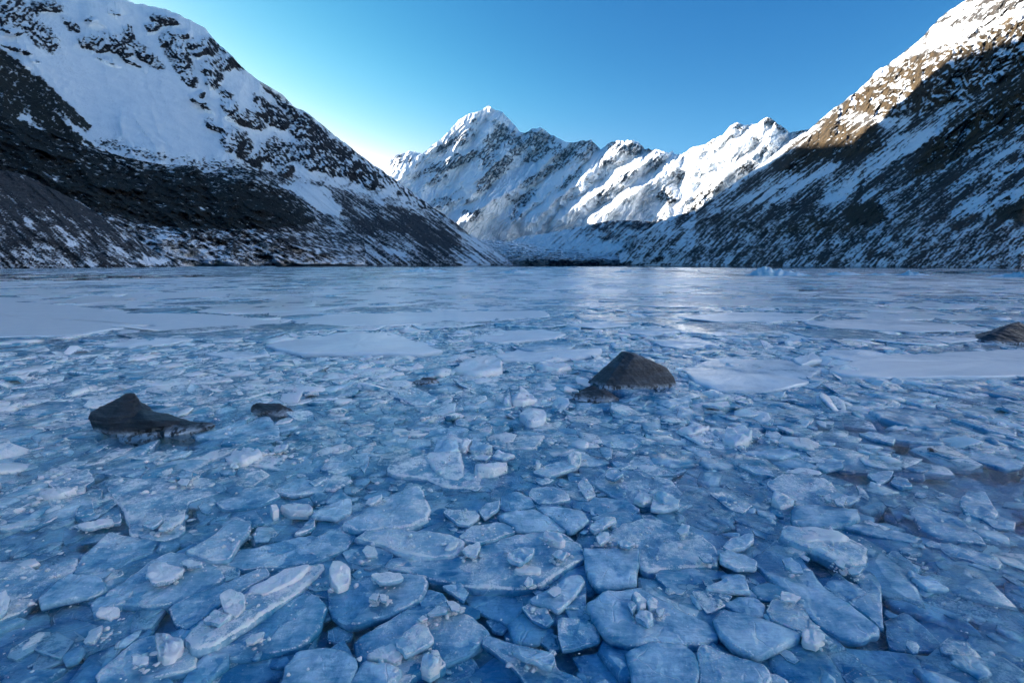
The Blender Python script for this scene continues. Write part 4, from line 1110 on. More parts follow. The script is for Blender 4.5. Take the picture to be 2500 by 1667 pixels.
ice('M', 4, 'broad slab with bubbles in front of the long ridged slab', [(1680, 800), (1800, 690), (1960, 620), (2080, 740), (2040, 860), (1960, 960), (1880, 1000), (1560, 1050), (1330, 1040), (1420, 980), (1580, 880)])
ice('C', 4, 'leaning pale chunk on the broad bubbly slab', [(1570, 970), (1600, 900), (1690, 885), (1670, 930), (1620, 965)])
ice('H', 4, 'smooth rounded slab at the bottom edge left of the middle', [(1790, 1260), (1820, 1100), (1900, 1010), (2060, 990), (2190, 1000), (2270, 1060), (2270, 1120), (2200, 1260)], frost=.05, tone=.52)
ice('C', 4, 'white chunk cut off by the left edge', [(-50, 670), (40, 650), (65, 680), (40, 740), (-40, 800)])
ice('M', 4, 'small blue slab under the speckled slab edge, upper left', [(830, 230), (920, 190), (1130, 190), (1180, 230), (1130, 280), (1050, 310), (900, 290)])
ice('C', 4, 'pale lengthwise shard on the dark slabs at upper left', [(495, 220), (560, 190), (710, 165), (720, 190), (560, 235)])
ice('C', 4, 'wedge of pale ice pair, the left one', [(910, 210), (950, 170), (1030, 150), (1040, 180), (980, 225)], tone=.6, frost=.4)
ice('C', 4, 'wedge of pale ice pair, the right one', [(1010, 240), (1060, 175), (1120, 205), (1060, 240)], tone=.6, frost=.4)
ice('S', 4, 'sunken slab between the diamond slab and the bottom left corner', [(-60, 860), (150, 780), (300, 760), (320, 860), (250, 980), (-60, 1020)])
# bottom middle
ice('M', 5, 'big slab dotted with small discs of ice left of the bottom middle', [(0, 600), (130, 560), (350, 500), (600, 540), (635, 590), (590, 690), (400, 770), (200, 840), (110, 830), (20, 760)])
ice('C', 5, 'round white knob of ice on the upper left of the disc-dotted slab', [(5, 520), (30, 470), (90, 460), (150, 500), (130, 570), (70, 600), (20, 575)], frost=.7, h=.07)
ice('C', 5, 'white cushion-shaped chunk on the top edge of the disc-dotted slab', [(280, 540), (340, 510), (460, 500), (485, 540), (400, 580), (330, 580)], frost=.7)
ice('C', 5, 'small pale disc on the disc-dotted slab', [(260, 670), (290, 645), (330, 650), (310, 690)], h=.012)
ice('C', 5, 'small white cluster beside the pale disc on the disc-dotted slab', [(330, 650), (370, 650), (378, 690), (340, 690)], h=.014)
ice('H', 5, 'large pale slab with a long straight back, centre left', [(95, 215), (300, 60), (430, 0), (560, -40), (610, -10), (655, 110), (630, 170), (540, 210), (300, 235), (170, 240)], frost=.34)
ice('C', 5, 'small white chunk on the back of the large pale slab', [(235, 65), (265, 35), (350, 25), (345, 45), (270, 75)])
ice('H', 5, 'bright rounded slab with a frosty rim near the bottom middle', [(185, 290), (240, 250), (420, 225), (640, 240), (800, 265), (855, 310), (850, 370), (780, 400), (640, 410), (480, 390), (420, 360), (300, 320)], frost=.42, tone=.75)
ice('L', 5, 'frost patch on the right end of the bright rounded slab', [(745, 365), (780, 330), (835, 325), (820, 350), (780, 370)], h=.02)
ice('C', 5, 'triangular chunk right of the bright rounded slab', [(860, 370), (900, 330), (970, 310), (975, 350), (945, 415), (880, 400)])
ice('H', 5, 'pale slab above the triangular chunk', [(850, 280), (920, 215), (1100, 190), (1210, 205), (1190, 240), (1060, 300), (960, 320), (870, 315)], frost=.36)
ice('H', 5, 'broad four-sided smooth slab in the middle, pointing right', [(1090, 155), (1250, 110), (1340, 110), (1440, 170), (1530, 235), (1400, 250), (1200, 240)], frost=.1)
ice('H', 5, 'smooth slab overlapping the right end of the broad four-sided one', [(1340, 100), (1450, 90), (1620, 110), (1665, 180), (1560, 245), (1530, 240), (1440, 170)], frost=.15)
ice('M', 5, 'very large bubbly slab in the middle foreground with white crumbs on it', [(400, 420), (700, 380), (870, 420), (1000, 330), (1200, 270), (1480, 260), (1620, 350), (1620, 420), (1480, 500), (1330, 600), (1200, 620), (900, 600), (640, 540), (520, 500), (390, 470)], frost=.32)
ice('C', 5, 'blocky pale chunk in the middle of the very large bubbly slab', [(1140, 430), (1160, 370), (1240, 340), (1320, 350), (1300, 410), (1220, 465)], frost=.4)
ice('L', 5, 'white frost heap on the top right of the very large bubbly slab', [(1370, 290), (1380, 255), (1470, 265), (1520, 320), (1490, 340), (1420, 320)], h=.035)
ice('C', 5, 'white chunk on the right corner of the very large bubbly slab', [(1430, 390), (1470, 365), (1530, 390), (1500, 435)])
ice('C', 5, 'oval chunk on the front edge of the very large bubbly slab', [(1250, 580), (1280, 540), (1310, 560), (1310, 590), (1270, 605)])
ice('L', 5, 'low white crumbs along the front of the very large bubbly slab', [(1180, 500), (1240, 470), (1360, 480), (1360, 510), (1220, 520)], h=.016)
ice('H', 5, 'smooth shield-shaped slab standing up right of the very large bubbly slab', [(1630, 360), (1700, 350), (1980, 350), (1985, 430), (1960, 580), (1720, 610), (1660, 520)], frost=.05, tone=.56)
ice('C', 5, 'pale chunk behind the left shoulder of the shield-shaped slab', [(1710, 290), (1740, 255), (1790, 255), (1800, 300), (1740, 330)])
ice('C', 5, 'white chunk behind the right shoulder of the shield-shaped slab', [(1850, 310), (1890, 290), (1960, 330), (1930, 355), (1870, 345)], frost=.8)
ice('M', 5, 'large round frosty pan right of the middle with a beaded rim', [(1700, 340), (1850, 210), (2000, 170), (2190, 200), (2370, 270), (2460, 340), (2486, 410), (2470, 460), (2390, 470), (2200, 490), (2050, 510), (1980, 480), (1990, 380), (1850, 350)], frost=.42)
ice('C', 5, 'white chunk standing on the right part of the round frosty pan', [(2225, 240), (2260, 205), (2310, 225), (2300, 255), (2250, 260)], frost=.8)
ice('C', 5, 'upright white plate on the right rim of the round frosty pan', [(2365, 400), (2395, 380), (2450, 410), (2450, 450), (2400, 440)], frost=.6)
ice('H', 5, 'pale triangular slab with a cluster on it, below the bubbly slab', [(1290, 690), (1400, 620), (1540, 530), (1610, 510), (1640, 560), (1580, 650), (1530, 700), (1480, 755), (1390, 720)], frost=.2, tone=.7)
ice('C', 5, 'small white cluster on the pale triangular slab', [(1400, 640), (1440, 600), (1490, 610), (1490, 640), (1445, 665)], frost=.8)
ice('M', 5, 'darker slab under the right edge of the pale triangular slab', [(1530, 710), (1600, 640), (1650, 570), (1650, 750), (1500, 745)], tone=.4)
ice('H', 5, 'big smooth slab carrying a heap of white blocks, lower right of the middle', [(1660, 720), (1760, 650), (1990, 600), (2091, 660), (2300, 770), (2440, 830), (2480, 900), (2380, 950), (2150, 960), (1950, 970), (1790, 920), (1700, 800)], frost=.06, tone=.5)
ice('C', 5, 'topmost block of the white heap on the big smooth slab', [(1950, 660), (1960, 635), (2040, 670), (2040, 720), (1990, 735)], frost=.75, h=.04)
ice('C', 5, 'right-hand block of the white heap on the big smooth slab', [(2040, 700), (2060, 665), (2110, 680), (2100, 730), (2060, 735)], frost=.7, h=.035)
ice('C', 5, 'lowest and largest block of the white heap on the big smooth slab', [(1960, 780), (1990, 740), (2070, 770), (2075, 815), (2040, 830)], frost=.7, h=.035)
ice('C', 5, 'left-hand block of the white heap on the big smooth slab', [(1910, 710), (1940, 680), (1970, 720), (1940, 760)], frost=.55, h=.03)
ice('C', 5, 'small loose block right of the white heap on the big smooth slab', [(2095, 755), (2150, 740), (2140, 770), (2110, 775)], frost=.6, h=.02)
ice('H', 5, 'smooth squarish slab at the bottom edge right of the middle', [(1900, 1010), (2000, 965), (2091, 955), (2270, 985), (2345, 1050), (2362, 1150), (2350, 1260), (1960, 1260), (1930, 1120)], frost=.05, tone=.42)
ice('S', 5, 'sunken slab left of the smooth squarish slab at the bottom edge', [(1560, 1050), (1750, 1020), (1830, 1030), (1880, 1110), (1940, 1260), (1640, 1260), (1600, 1100)])
ice('M', 5, 'long pointed slab at the bottom middle under a glossy wedge', [(980, 970), (1020, 930), (1200, 980), (1400, 1010), (1450, 1060), (1460, 1130), (1600, 1180), (1650, 1260), (1290, 1260), (1200, 1130), (1080, 1030)], tone=.38)
ice('C', 5, 'glossy wedge lying on the long pointed slab at the bottom middle', [(1180, 1010), (1200, 985), (1440, 1020), (1450, 1070), (1420, 1125), (1250, 1060)], frost=.2, tone=.6)
ice('M', 5, 'roof-shaped slab in the dark gap right of the bottom middle', [(1470, 830), (1480, 800), (1640, 800), (1735, 900), (1730, 950), (1620, 980), (1500, 1005), (1470, 930)], tone=.42)
ice('S', 5, 'rubbly sunken lump left of the roof-shaped slab', [(1350, 950), (1400, 910), (1460, 910), (1480, 1000), (1420, 1010)], frost=.4)
ice('M', 5, 'big slab at the bottom left of the middle, heaped with chunks', [(185, 940), (330, 850), (540, 720), (640, 640), (760, 700), (900, 790), (1020, 890), (1000, 940), (870, 1030), (700, 1100), (560, 1160), (480, 1260), (300, 1240), (190, 1040)], frost=.32)
ice('C', 5, 'large flat pale plate on the chunk-heaped slab', [(430, 970), (490, 900), (570, 850), (640, 870), (680, 930), (620, 970), (500, 1025)], frost=.45, h=.03)
ice('C', 5, 'white fan-shaped chunk on the top of the chunk-heaped slab', [(630, 770), (700, 710), (765, 750), (760, 775), (680, 780)], frost=.7)
ice('C', 5, 'white block right of the fan-shaped chunk', [(760, 700), (800, 690), (845, 710), (840, 755), (790, 755)], frost=.75)
ice('C', 5, 'small chunk left below the fan-shaped chunk', [(575, 810), (610, 785), (640, 800), (600, 825)])
ice('L', 5, 'frosty mound behind the smooth slab at the bottom edge', [(240, 1045), (330, 1000), (420, 975), (470, 1010), (465, 1070), (420, 1090), (340, 1070)])
ice('H', 5, 'smooth pale slab leaning at the bottom edge under the frosty mound', [(120, 1200), (210, 1080), (240, 1060), (440, 1110), (470, 1140), (420, 1200), (400, 1260), (90, 1260)], frost=.1, tone=.6, h=.09)
ice('C', 5, 'rounded bell-shaped chunk on the lower right of the chunk-heaped slab', [(590, 1100), (610, 1050), (660, 1020), (720, 1040), (715, 1090), (650, 1130)], frost=.4, h=.06)
ice('S', 5, 'frosty sunken slab right of the bell-shaped chunk', [(690, 1150), (760, 1080), (880, 1020), (990, 1140), (940, 1260), (660, 1260)], frost=.4)
ice('S', 5, 'dark sunken slab below the very large bubbly slab', [(880, 640), (1150, 620), (1270, 640), (1250, 700), (1240, 760), (1150, 850), (1000, 770), (900, 720)])
ice('M', 5, 'rounded slab at the right tip of the disc-dotted slab', [(580, 680), (620, 620), (730, 640), (770, 690), (690, 730), (600, 740)])
ice('M', 5, 'small rounded slab under the left of the very large bubbly slab', [(730, 600), (850, 580), (900, 640), (870, 690), (780, 640)])
ice('S', 5, 'dark rounded lump at the upper edge of the dark gap', [(1010, 820), (1060, 800), (1150, 810), (1160, 860), (1110, 900), (1050, 880)], frost=.3)
ice('S', 5, 'egg-shaped lump in the dark gap', [(1280, 880), (1300, 830), (1350, 820), (1365, 870), (1330, 930), (1290, 920)], frost=.3)
ice('M', 5, 'mottled lump right of the dark sunken slab', [(1240, 740), (1300, 700), (1390, 730), (1440, 820), (1390, 850), (1300, 810)], frost=.36)
ice('S', 5, 'dark rubbly lump in the gap left of the chunk-heaped slab', [(0, 880), (80, 855), (160, 890), (150, 930), (90, 960), (0, 950)], frost=.25, tone=.2)
ice('S', 5, 'dark sliver below the right corner of the shield-shaped slab', [(1990, 510), (2080, 510), (2150, 610), (2100, 640), (2010, 620)])
ice('M', 5, 'pale slab with a domed lump on it left of the bright rounded slab', [(95, 390), (210, 350), (330, 350), (420, 400), (390, 450), (250, 470), (130, 440)], frost=.3)
ice('C', 5, 'domed lump on the pale slab left of the bright rounded slab', [(220, 375), (250, 340), (300, 350), (320, 400), (250, 405)], frost=.5)
ice('M', 5, 'slab at the left of the bright rounded slab, cut by the long dark crack', [(0, 250), (80, 240), (165, 290), (120, 360), (0, 410), (-150, 380), (-130, 330)])
ice('H', 5, 'slanting narrow slab left of the broad four-sided slab', [(960, 120), (1010, 70), (1100, 50), (1090, 110), (1000, 160)])
ice('M', 5, 'slab with two small plates on it above the broad four-sided slab', [(1100, 105), (1110, 20), (1220, 0), (1300, 50), (1330, 90), (1200, 122)])
ice('H', 5, 'frost-topped slab in the middle above the pale slab', [(740, 130), (760, 110), (940, 110), (970, 150), (900, 210), (830, 200)], frost=.55)
ice('H', 5, 'small bright tongue-shaped slab above the round frosty pan', [(1670, 220), (1720, 170), (1830, 155), (1840, 180), (1770, 220), (1700, 245)], frost=.35, tone=.75)
# bottom right
ice('H', 6, 'big smooth dark-blue block with a flat front, right of the round pan', [(870, 100), (900, 70), (1100, 75), (1290, 110), (1300, 150), (1250, 200), (1080, 210), (880, 190)], tone=.44, frost=.05, h=.1)
ice('H', 6, 'long loaf of ice crusted with white frost, right of the middle', [(800, 290), (820, 220), (1000, 230), (1240, 270), (1360, 340), (1340, 430), (1270, 450), (1150, 420), (1000, 360), (900, 330)], frost=.4, h=.1)
ice('L', 6, 'white frost crust along the top of the long loaf of ice', [(820, 300), (840, 235), (960, 228), (1120, 250), (1240, 285), (1200, 320), (1020, 320), (900, 330)], h=.035)
ice('H', 6, 'rounded slab below left of the long loaf of ice', [(410, 390), (470, 360), (570, 390), (650, 430), (640, 480), (520, 490), (420, 450)])
ice('H', 6, 'triangular slab above the rounded slab, pointing left', [(430, 340), (480, 290), (620, 270), (630, 310), (570, 350), (480, 360)], frost=.3)
ice('H', 6, 'pointed slab with a frosty tip, under the rounded slab', [(320, 610), (400, 560), (520, 510), (570, 530), (600, 640), (450, 630)], frost=.3)
ice('M', 6, 'plate left of the pointed frosty-tipped slab', [(0, 540), (30, 500), (200, 480), (420, 490), (460, 510), (330, 570), (220, 600), (170, 660), (110, 640)])
ice('H', 6, 'large smooth triangular slab with a clean straight edge, lower right', [(370, 800), (440, 740), (680, 800), (930, 890), (900, 930), (700, 1030), (620, 1045), (500, 990), (410, 900)], tone=.46, frost=.05)
ice('M', 6, 'smooth plate above the large smooth triangular slab', [(440, 720), (520, 670), (640, 670), (700, 720), (690, 790), (600, 800)], tone=.45, frost=.08)
ice('M', 6, 'slab with a small white crown right of the smooth plate', [(710, 760), (750, 680), (850, 670), (1000, 790), (1060, 850), (900, 880), (740, 820)], tone=.44)
ice('C', 6, 'small white crown on the slab right of the smooth plate', [(800, 690), (805, 640), (850, 640), (930, 660), (900, 690)], frost=.7)
ice('M', 6, 'long slanting slab split by a bright hairline crack', [(870, 400), (920, 400), (1080, 600), (1250, 730), (1400, 850), (1420, 890), (1250, 930), (1210, 920), (1050, 850), (900, 700), (760, 580), (620, 430), (700, 360)], tone=.4, frost=.12)
ice('M', 6, 'oval plate beside the hairline crack', [(1080, 600), (1100, 570), (1200, 560), (1330, 600), (1345, 660), (1250, 690), (1180, 660)])
ice('M', 6, 'tall right-hand slab ending at the dark water', [(1230, 490), (1300, 480), (1380, 500), (1440, 600), (1450, 870), (1350, 780), (1230, 700), (1345, 660), (1300, 590)], tone=.42)
ice('C', 6, 'pale lozenge of ice beside the hairline crack', [(810, 430), (860, 420), (920, 460), (945, 505), (880, 500), (830, 470)], frost=.4)
ice('C', 6, 'small upright flake near the top of the tall right-hand slab', [(1140, 440), (1180, 430), (1210, 460), (1205, 490), (1165, 470)])
ice('C', 6, 'white flake at the top of the tall right-hand slab', [(1225, 490), (1260, 480), (1330, 490), (1300, 520), (1250, 515)], frost=.7)
ice('M', 6, 'frosty slab left of the smooth plate in the lower right', [(230, 640), (350, 620), (490, 660), (450, 720), (370, 760), (330, 770)], frost=.45)
ice('S', 6, 'broad smooth sunken slab at the bottom right', [(1150, 1050), (1170, 1000), (1350, 1010), (1600, 1030), (1850, 1060), (1940, 1130), (2050, 1260), (1280, 1260)], tone=.25, frost=.02)
ice('S', 6, 'long smooth sunken slab running to the right-hand corner', [(1690, 830), (1760, 790), (1880, 810), (2100, 960), (2300, 1100), (2400, 1160), (2400, 1260), (2200, 1260), (2000, 1060), (1850, 990), (1720, 880)], tone=.25, frost=.02)
ice('S', 6, 'mottled sunken slab beside the dark water at lower right', [(1460, 830), (1600, 760), (1690, 840), (1850, 980), (1800, 1010), (1500, 1000)], frost=.3)
ice('S', 6, 'long frosty bank of sunken ice by the right edge', [(1640, 640), (1700, 630), (1980, 640), (2300, 730), (2420, 790), (2420, 920), (2200, 900), (2000, 810), (1800, 740), (1660, 700)], frost=.5)
ice('H', 6, 'fan-shaped frosty slab at the bottom, right of the squarish slab', [(270, 990), (300, 955), (430, 1010), (560, 1060), (680, 1100), (740, 1180), (720, 1260), (290, 1260)], frost=.3, tone=.42)
ice('S', 6, 'dark sunken slab at the bottom edge right of the fan-shaped one', [(800, 1170), (920, 1120), (1080, 1100), (1200, 1150), (1280, 1260), (740, 1260)], tone=.25)
ice('H', 6, 'boat-shaped slab near the right edge beside the glinting water', [(1940, 50), (1980, 10), (2100, 10), (2190, 130), (2170, 155), (2060, 150), (1970, 110)], tone=.5)
ice('M', 6, 'long slanting slab left of the boat-shaped one', [(1620, 110), (1680, 80), (1800, 110), (1930, 170), (2080, 290), (2100, 330), (1950, 310), (1830, 300), (1700, 240)], tone=.38)
ice('M', 6, 'narrow dark slab below the long slanting one', [(1790, 330), (1900, 330), (2180, 420), (2210, 460), (2180, 490), (2000, 430), (1880, 400)], tone=.32)
ice('M', 6, 'small slab right below the boat-shaped one', [(2070, 160), (2200, 150), (2300, 190), (2290, 240), (2170, 230)])
ice('M', 6, 'thin glinting sheet right of the flat-fronted block', [(1190, 220), (1330, 200), (1560, 250), (1700, 290), (1650, 320), (1400, 280)], tone=.3, frost=.02)
ice('S', 6, 'sunken slab under the large smooth triangular slab', [(820, 1000), (950, 960), (1040, 1010), (980, 1100), (850, 1050)])
ice('L', 6, 'white frost lump at the right tip of the large smooth triangular slab', [(930, 900), (970, 870), (1085, 910), (1080, 950), (1020, 990), (940, 960)])
# middle
ice('H', 2, 'brightest thick white block in the middle, shaped like a shield', [(605, 690), (650, 660), (850, 660), (870, 740), (870, 800), (820, 835), (750, 820), (680, 770)], frost=.6, tone=.9, h=.16)
ice('C', 2, 'pale block leaning behind the brightest white block', [(670, 650), (700, 590), (820, 595), (840, 640), (780, 660)], frost=.3, h=.12)
ice('M', 2, 'large frosty pan under the brightest white block', [(390, 800), (420, 740), (600, 700), (880, 590), (960, 600), (1190, 680), (1230, 740), (1240, 850), (1170, 880), (860, 890), (760, 890), (640, 840), (500, 830)], frost=.42)
ice('C', 2, 'long white block right of the brightest one', [(930, 770), (1000, 740), (1140, 720), (1150, 750), (1050, 790), (950, 790)], frost=.65, h=.09)
ice('C', 2, 'white chunk at the upper right of the large frosty pan', [(1050, 690), (1080, 645), (1180, 670), (1190, 680), (1140, 705)], frost=.65)
ice('C', 2, 'low pale chunk in the middle of the large frosty pan', [(930, 690), (970, 670), (1050, 690), (1010, 710)])
ice('C', 2, 'upright wedge behind the brightest white block, on its right', [(840, 630), (890, 580), (920, 600), (880, 640)], h=.1)
ice('C', 2, 'blue-white block at the back of the large frosty pan', [(905, 640), (930, 590), (1060, 640), (1000, 655)], tone=.6, frost=.3, h=.08)
ice('H', 2, 'lone leaf-shaped slab in dark water right of the large frosty pan', [(1310, 780), (1400, 740), (1500, 725), (1590, 760), (1480, 790), (1390, 810)], tone=.75)
ice('C', 2, 'small cone of ice beside the leaf-shaped slab', [(1325, 745), (1330, 715), (1345, 710), (1355, 745)], h=.07)
ice('M', 2, 'slab holding a square white chunk, right of the leaf-shaped slab', [(1470, 740), (1500, 680), (1620, 655), (1700, 700), (1800, 730), (1700, 750), (1560, 748)])
ice('C', 2, 'square white chunk right of the leaf-shaped slab', [(1530, 700), (1560, 670), (1620, 665), (1610, 720), (1570, 735)], frost=.6, h=.08)
ice('L', 2, 'white frost heap left of the pyramid boulder', [(1160, 330), (1200, 290), (1300, 290), (1340, 330), (1250, 355), (1180, 352)], h=.13)
ice('C', 2, 'bright white slab end below the frost heap left of the boulders', [(1220, 430), (1260, 390), (1380, 385), (1400, 430), (1380, 470), (1280, 480)], frost=.7, h=.09)
ice('H', 2, 'pale straight-backed slab in the middle left of the frost heaps', [(590, 450), (640, 430), (745, 415), (745, 450), (700, 465), (600, 465)], frost=.4)
ice('M', 2, 'grey-blue plate above the large frosty pan', [(640, 590), (650, 520), (800, 500), (900, 520), (860, 560), (760, 590)])
ice('H', 2, 'long pale slab in front of the little dark rock', [(380, 270), (560, 250), (700, 320), (640, 350), (540, 350), (420, 300)], frost=.4)
ice('H', 2, 'bright flat floe left of the little dark rock', [(80, 130), (150, 120), (370, 118), (430, 140), (320, 170), (200, 165)], frost=.6, tone=.8)
ice('H', 2, 'small bright leaf of ice above the little dark rock', [(410, 120), (450, 110), (560, 115), (540, 135), (450, 138)], frost=.7, tone=.8)
ice('H', 2, 'second bright floe tucked under the first, left of the little dark rock', [(190, 178), (330, 148), (420, 152), (310, 186)], frost=.5, tone=.8)
ice('H', 2, 'sharp-cornered shard right of and below the pyramid boulder', [(2100, 345), (2150, 315), (2300, 310), (2325, 330), (2180, 375)], frost=.2, tone=.65)
ice('M', 2, 'thin clear plate in front of the pyramid boulder', [(1670, 370), (1800, 330), (1870, 335), (1890, 385), (1870, 400), (1740, 395)], tone=.35, frost=.02)
ice('M', 2, 'clear dark plate at the foot of the pyramid boulder', [(1780, 240), (1990, 235), (2080, 250), (2090, 300), (1970, 310), (1870, 290)], tone=.3, frost=.02)
ice('M', 2, 'tilted upright shard at the left of the middle', [(150, 680), (200, 665), (270, 660), (260, 740), (230, 790)], tone=.6)
ice('C', 2, 'pale lump on the frosty pan below the boulders', [(1770, 810), (1790, 770), (1850, 770), (1890, 800), (1830, 830)], tone=.6, frost=.35)
ice('L', 2, 'frosty lump left of the twin lumps on the pan below the boulders', [(1950, 960), (1980, 930), (2030, 920), (2070, 970), (2010, 990)])
ice('C', 2, 'domed chunk on the right of the pan below the boulders', [(2080, 940), (2150, 920), (2240, 950), (2240, 990), (2160, 1000)], frost=.4, h=.1)
ice('M', 2, 'frost-flecked pan below the boulders', [(1690, 850), (1800, 760), (2000, 780), (2200, 850), (2320, 990), (2230, 1030), (2000, 1000), (1800, 930)], frost=.42)
ice('M', 2, 'frost-crusted pan right below the boulders, farther one', [(1910, 740), (1960, 690), (2110, 690), (2290, 770), (2200, 800), (2020, 820)], frost=.55)
ice('H', 2, 'narrow standing flake left of the pan below the boulders', [(1590, 870), (1640, 820), (1690, 880), (1710, 930), (1650, 950)], frost=.4)
ice('M', 2, 'broad pale plate between the boulders and the frosty pans', [(1720, 590), (1760, 550), (1930, 540), (2070, 570), (1940, 640), (1800, 630)])
ice('M', 2, 'slab with a pale patch left of the flat-fronted gap', [(1285, 940), (1300, 890), (1400, 880), (1520, 910), (1550, 960), (1450, 980), (1350, 990)], frost=.35)
ice('M', 2, 'dull blue slab right of the pale-patched one', [(1620, 1010), (1700, 950), (1900, 960), (1990, 1030), (1900, 1075), (1720, 1060)], tone=.36)
ice('L', 2, 'spiky heap of brash in front of the large white floe', [(800, 140), (860, 90), (960, 70), (1060, 40), (1110, 90), (1120, 160), (1000, 170), (880, 165)], h=.14)
ice('L', 2, 'low heap of brash left of the pyramid boulder', [(1320, 110), (1380, 85), (1500, 90), (1560, 120), (1480, 140), (1360, 135)], h=.09)
# right middle
ice('M', 3, 'frosty hummock of broken plates right below the pyramid boulder', [(130, 530), (200, 490), (360, 500), (640, 540), (600, 600), (450, 640), (300, 620)], frost=.55)
ice('L', 3, 'white heap on the right of the hummock of broken plates', [(430, 590), (450, 530), (560, 520), (620, 560), (600, 600), (500, 620)], h=.1)
ice('L', 3, 'bright curved lip of ice at the left of the hummock', [(130, 525), (220, 500), (350, 495), (340, 515), (230, 545)], h=.08)
ice('H', 3, 'flat glinting slab right of the middle distance', [(1360, 410), (1480, 380), (1700, 390), (1830, 430), (1910, 510), (1800, 510), (1500, 470)], tone=.4, frost=.08)
ice('H', 3, 'upturned slab behind the flat glinting slab', [(1600, 340), (1650, 300), (1750, 300), (1790, 370), (1690, 372)], frost=.3)
ice('H', 3, 'long straight slab near the right edge', [(1880, 460), (2000, 450), (2300, 500), (2310, 550), (2100, 520)], tone=.45)
ice('H', 3, 'straight bar of ice with a bright top edge', [(1300, 540), (1400, 530), (1530, 575), (1520, 600), (1400, 580)])
ice('H', 3, 'smooth low whale-back slab in the right middle', [(530, 660), (650, 640), (800, 640), (920, 680), (800, 695), (650, 680)], tone=.5, frost=.08)
ice('H', 3, 'rounded slab casting a dark gap in the right middle', [(1020, 745), (1040, 710), (1130, 700), (1190, 720), (1200, 760), (1090, 770)], tone=.5, frost=.1)
ice('H', 3, 'pointed slab of a pair in the right foreground, the left one', [(1350, 800), (1440, 785), (1520, 780), (1500, 830), (1430, 860)], tone=.55)
ice('H', 3, 'rounded slab of a pair in the right foreground, the right one', [(1500, 850), (1530, 805), (1610, 830), (1640, 880), (1570, 890)], tone=.5)
ice('M', 3, 'wide frosty pan above the flat-fronted block', [(700, 860), (840, 810), (1080, 830), (1220, 940), (1180, 1000), (900, 990)], frost=.4)
ice('C', 3, 'white wedge on the wide frosty pan', [(740, 960), (760, 920), (850, 925), (890, 980), (800, 990)], frost=.6, h=.07)
ice('C', 3, 'small pale block at the right of the wide frosty pan', [(1075, 955), (1090, 935), (1115, 930), (1120, 978)], frost=.5)
ice('C', 3, 'white scoop-shaped chunk at the right of the wide frosty pan', [(1140, 965), (1180, 945), (1225, 950), (1200, 995), (1160, 990)], frost=.5)
ice('M', 3, 'pale kite-shaped slab left of the wide frosty pan', [(350, 920), (430, 910), (560, 960), (620, 1000), (560, 1050), (470, 1020)], frost=.4, tone=.6)
ice('H', 3, 'bright slab at the left of the kite-shaped one', [(-10, 920), (60, 920), (150, 980), (150, 1010), (50, 1030), (-30, 1020)], frost=.4, tone=.75)
ice('H', 3, 'straight bar of ice with a glinting top in the right middle', [(530, 745), (560, 735), (740, 780), (760, 815), (640, 790)], tone=.5)
# left middle
ice('M', 1, 'broad speckled slab left of the middle with a white pebble of ice above it', [(690, 760), (870, 700), (1180, 690), (1440, 700), (1420, 770), (1200, 850), (1170, 960), (1000, 1060), (840, 1060), (800, 920)], frost=.42)
ice('H', 1, 'tilted wedge of ice at the tail of the horned boulder', [(1240, 440), (1400, 380), (1570, 310), (1570, 340), (1450, 430)], frost=.1, tone=.6)
ice('M', 1, 'plate with a ribbed face right of the tilted wedge', [(1420, 425), (1600, 335), (1700, 295), (1780, 370), (1780, 430), (1600, 432)], frost=.15)
ice('M', 1, 'smooth plate behind the tail of the horned boulder', [(1230, 290), (1380, 250), (1470, 300), (1380, 330), (1240, 332)], tone=.5, frost=.02)
ice('C', 1, 'tiny white chunk on the smooth plate behind the horned boulder', [(1335, 290), (1345, 272), (1365, 280), (1365, 295)])
ice('M', 1, 'frost-crowned hummock left of the middle', [(1440, 590), (1560, 520), (1700, 550), (1900, 530), (2040, 590), (2000, 650), (1800, 640), (1600, 620)], frost=.62)
ice('L', 1, 'jagged white frost along the left crest of the frost-crowned hummock', [(1440, 590), (1480, 545), (1560, 512), (1680, 555), (1640, 580), (1540, 610)], h=.11)
ice('C', 1, 'white slab of ice behind the frost-crowned hummock', [(1740, 520), (1760, 490), (1840, 490), (1820, 512)], frost=.7)
ice('H', 1, 'slanting pale slab left of the frost-crowned hummock', [(1030, 580), (1150, 520), (1230, 518), (1180, 550)], frost=.3)
ice('M', 1, 'dark-edged plate above the broad speckled slab', [(620, 660), (750, 630), (1000, 630), (1040, 680), (900, 690), (740, 680)], tone=.42)
ice('C', 1, 'squarish pale chunk above the broad speckled slab', [(1120, 690), (1160, 645), (1230, 655), (1220, 690)], tone=.6, frost=.3)
ice('C', 1, 'white pebble of ice on the broad speckled slab', [(1130, 720), (1160, 700), (1210, 710), (1190, 740)], frost=.85)
ice('M', 1, 'curled plate right of the broad speckled slab', [(1380, 850), (1560, 760), (1700, 740), (1790, 810), (1640, 870), (1500, 892), (1420, 885)], tone=.45)
ice('H', 1, 'pale sail-shaped slab at the left of the large pale slab', [(1990, 945), (2100, 860), (2240, 810), (2240, 900), (2150, 950)], tone=.7, frost=.15)
ice('C', 1, 'white knob left of the sail-shaped slab', [(1720, 890), (1760, 865), (1780, 900), (1740, 920)], frost=.8, h=.06)
ice('L', 1, 'frosty ledge left of the sail-shaped slab', [(1780, 875), (1850, 860), (2000, 890), (1990, 920), (1850, 912)], h=.05)
ice('M', 1, 'grey-blue plate right of the curled plate', [(1740, 780), (1900, 690), (2100, 730), (2050, 780), (1880, 810)])
ice('M', 1, 'plate behind the sail-shaped slab', [(2040, 640), (2120, 560), (2230, 560), (2260, 620), (2150, 670)], frost=.35)
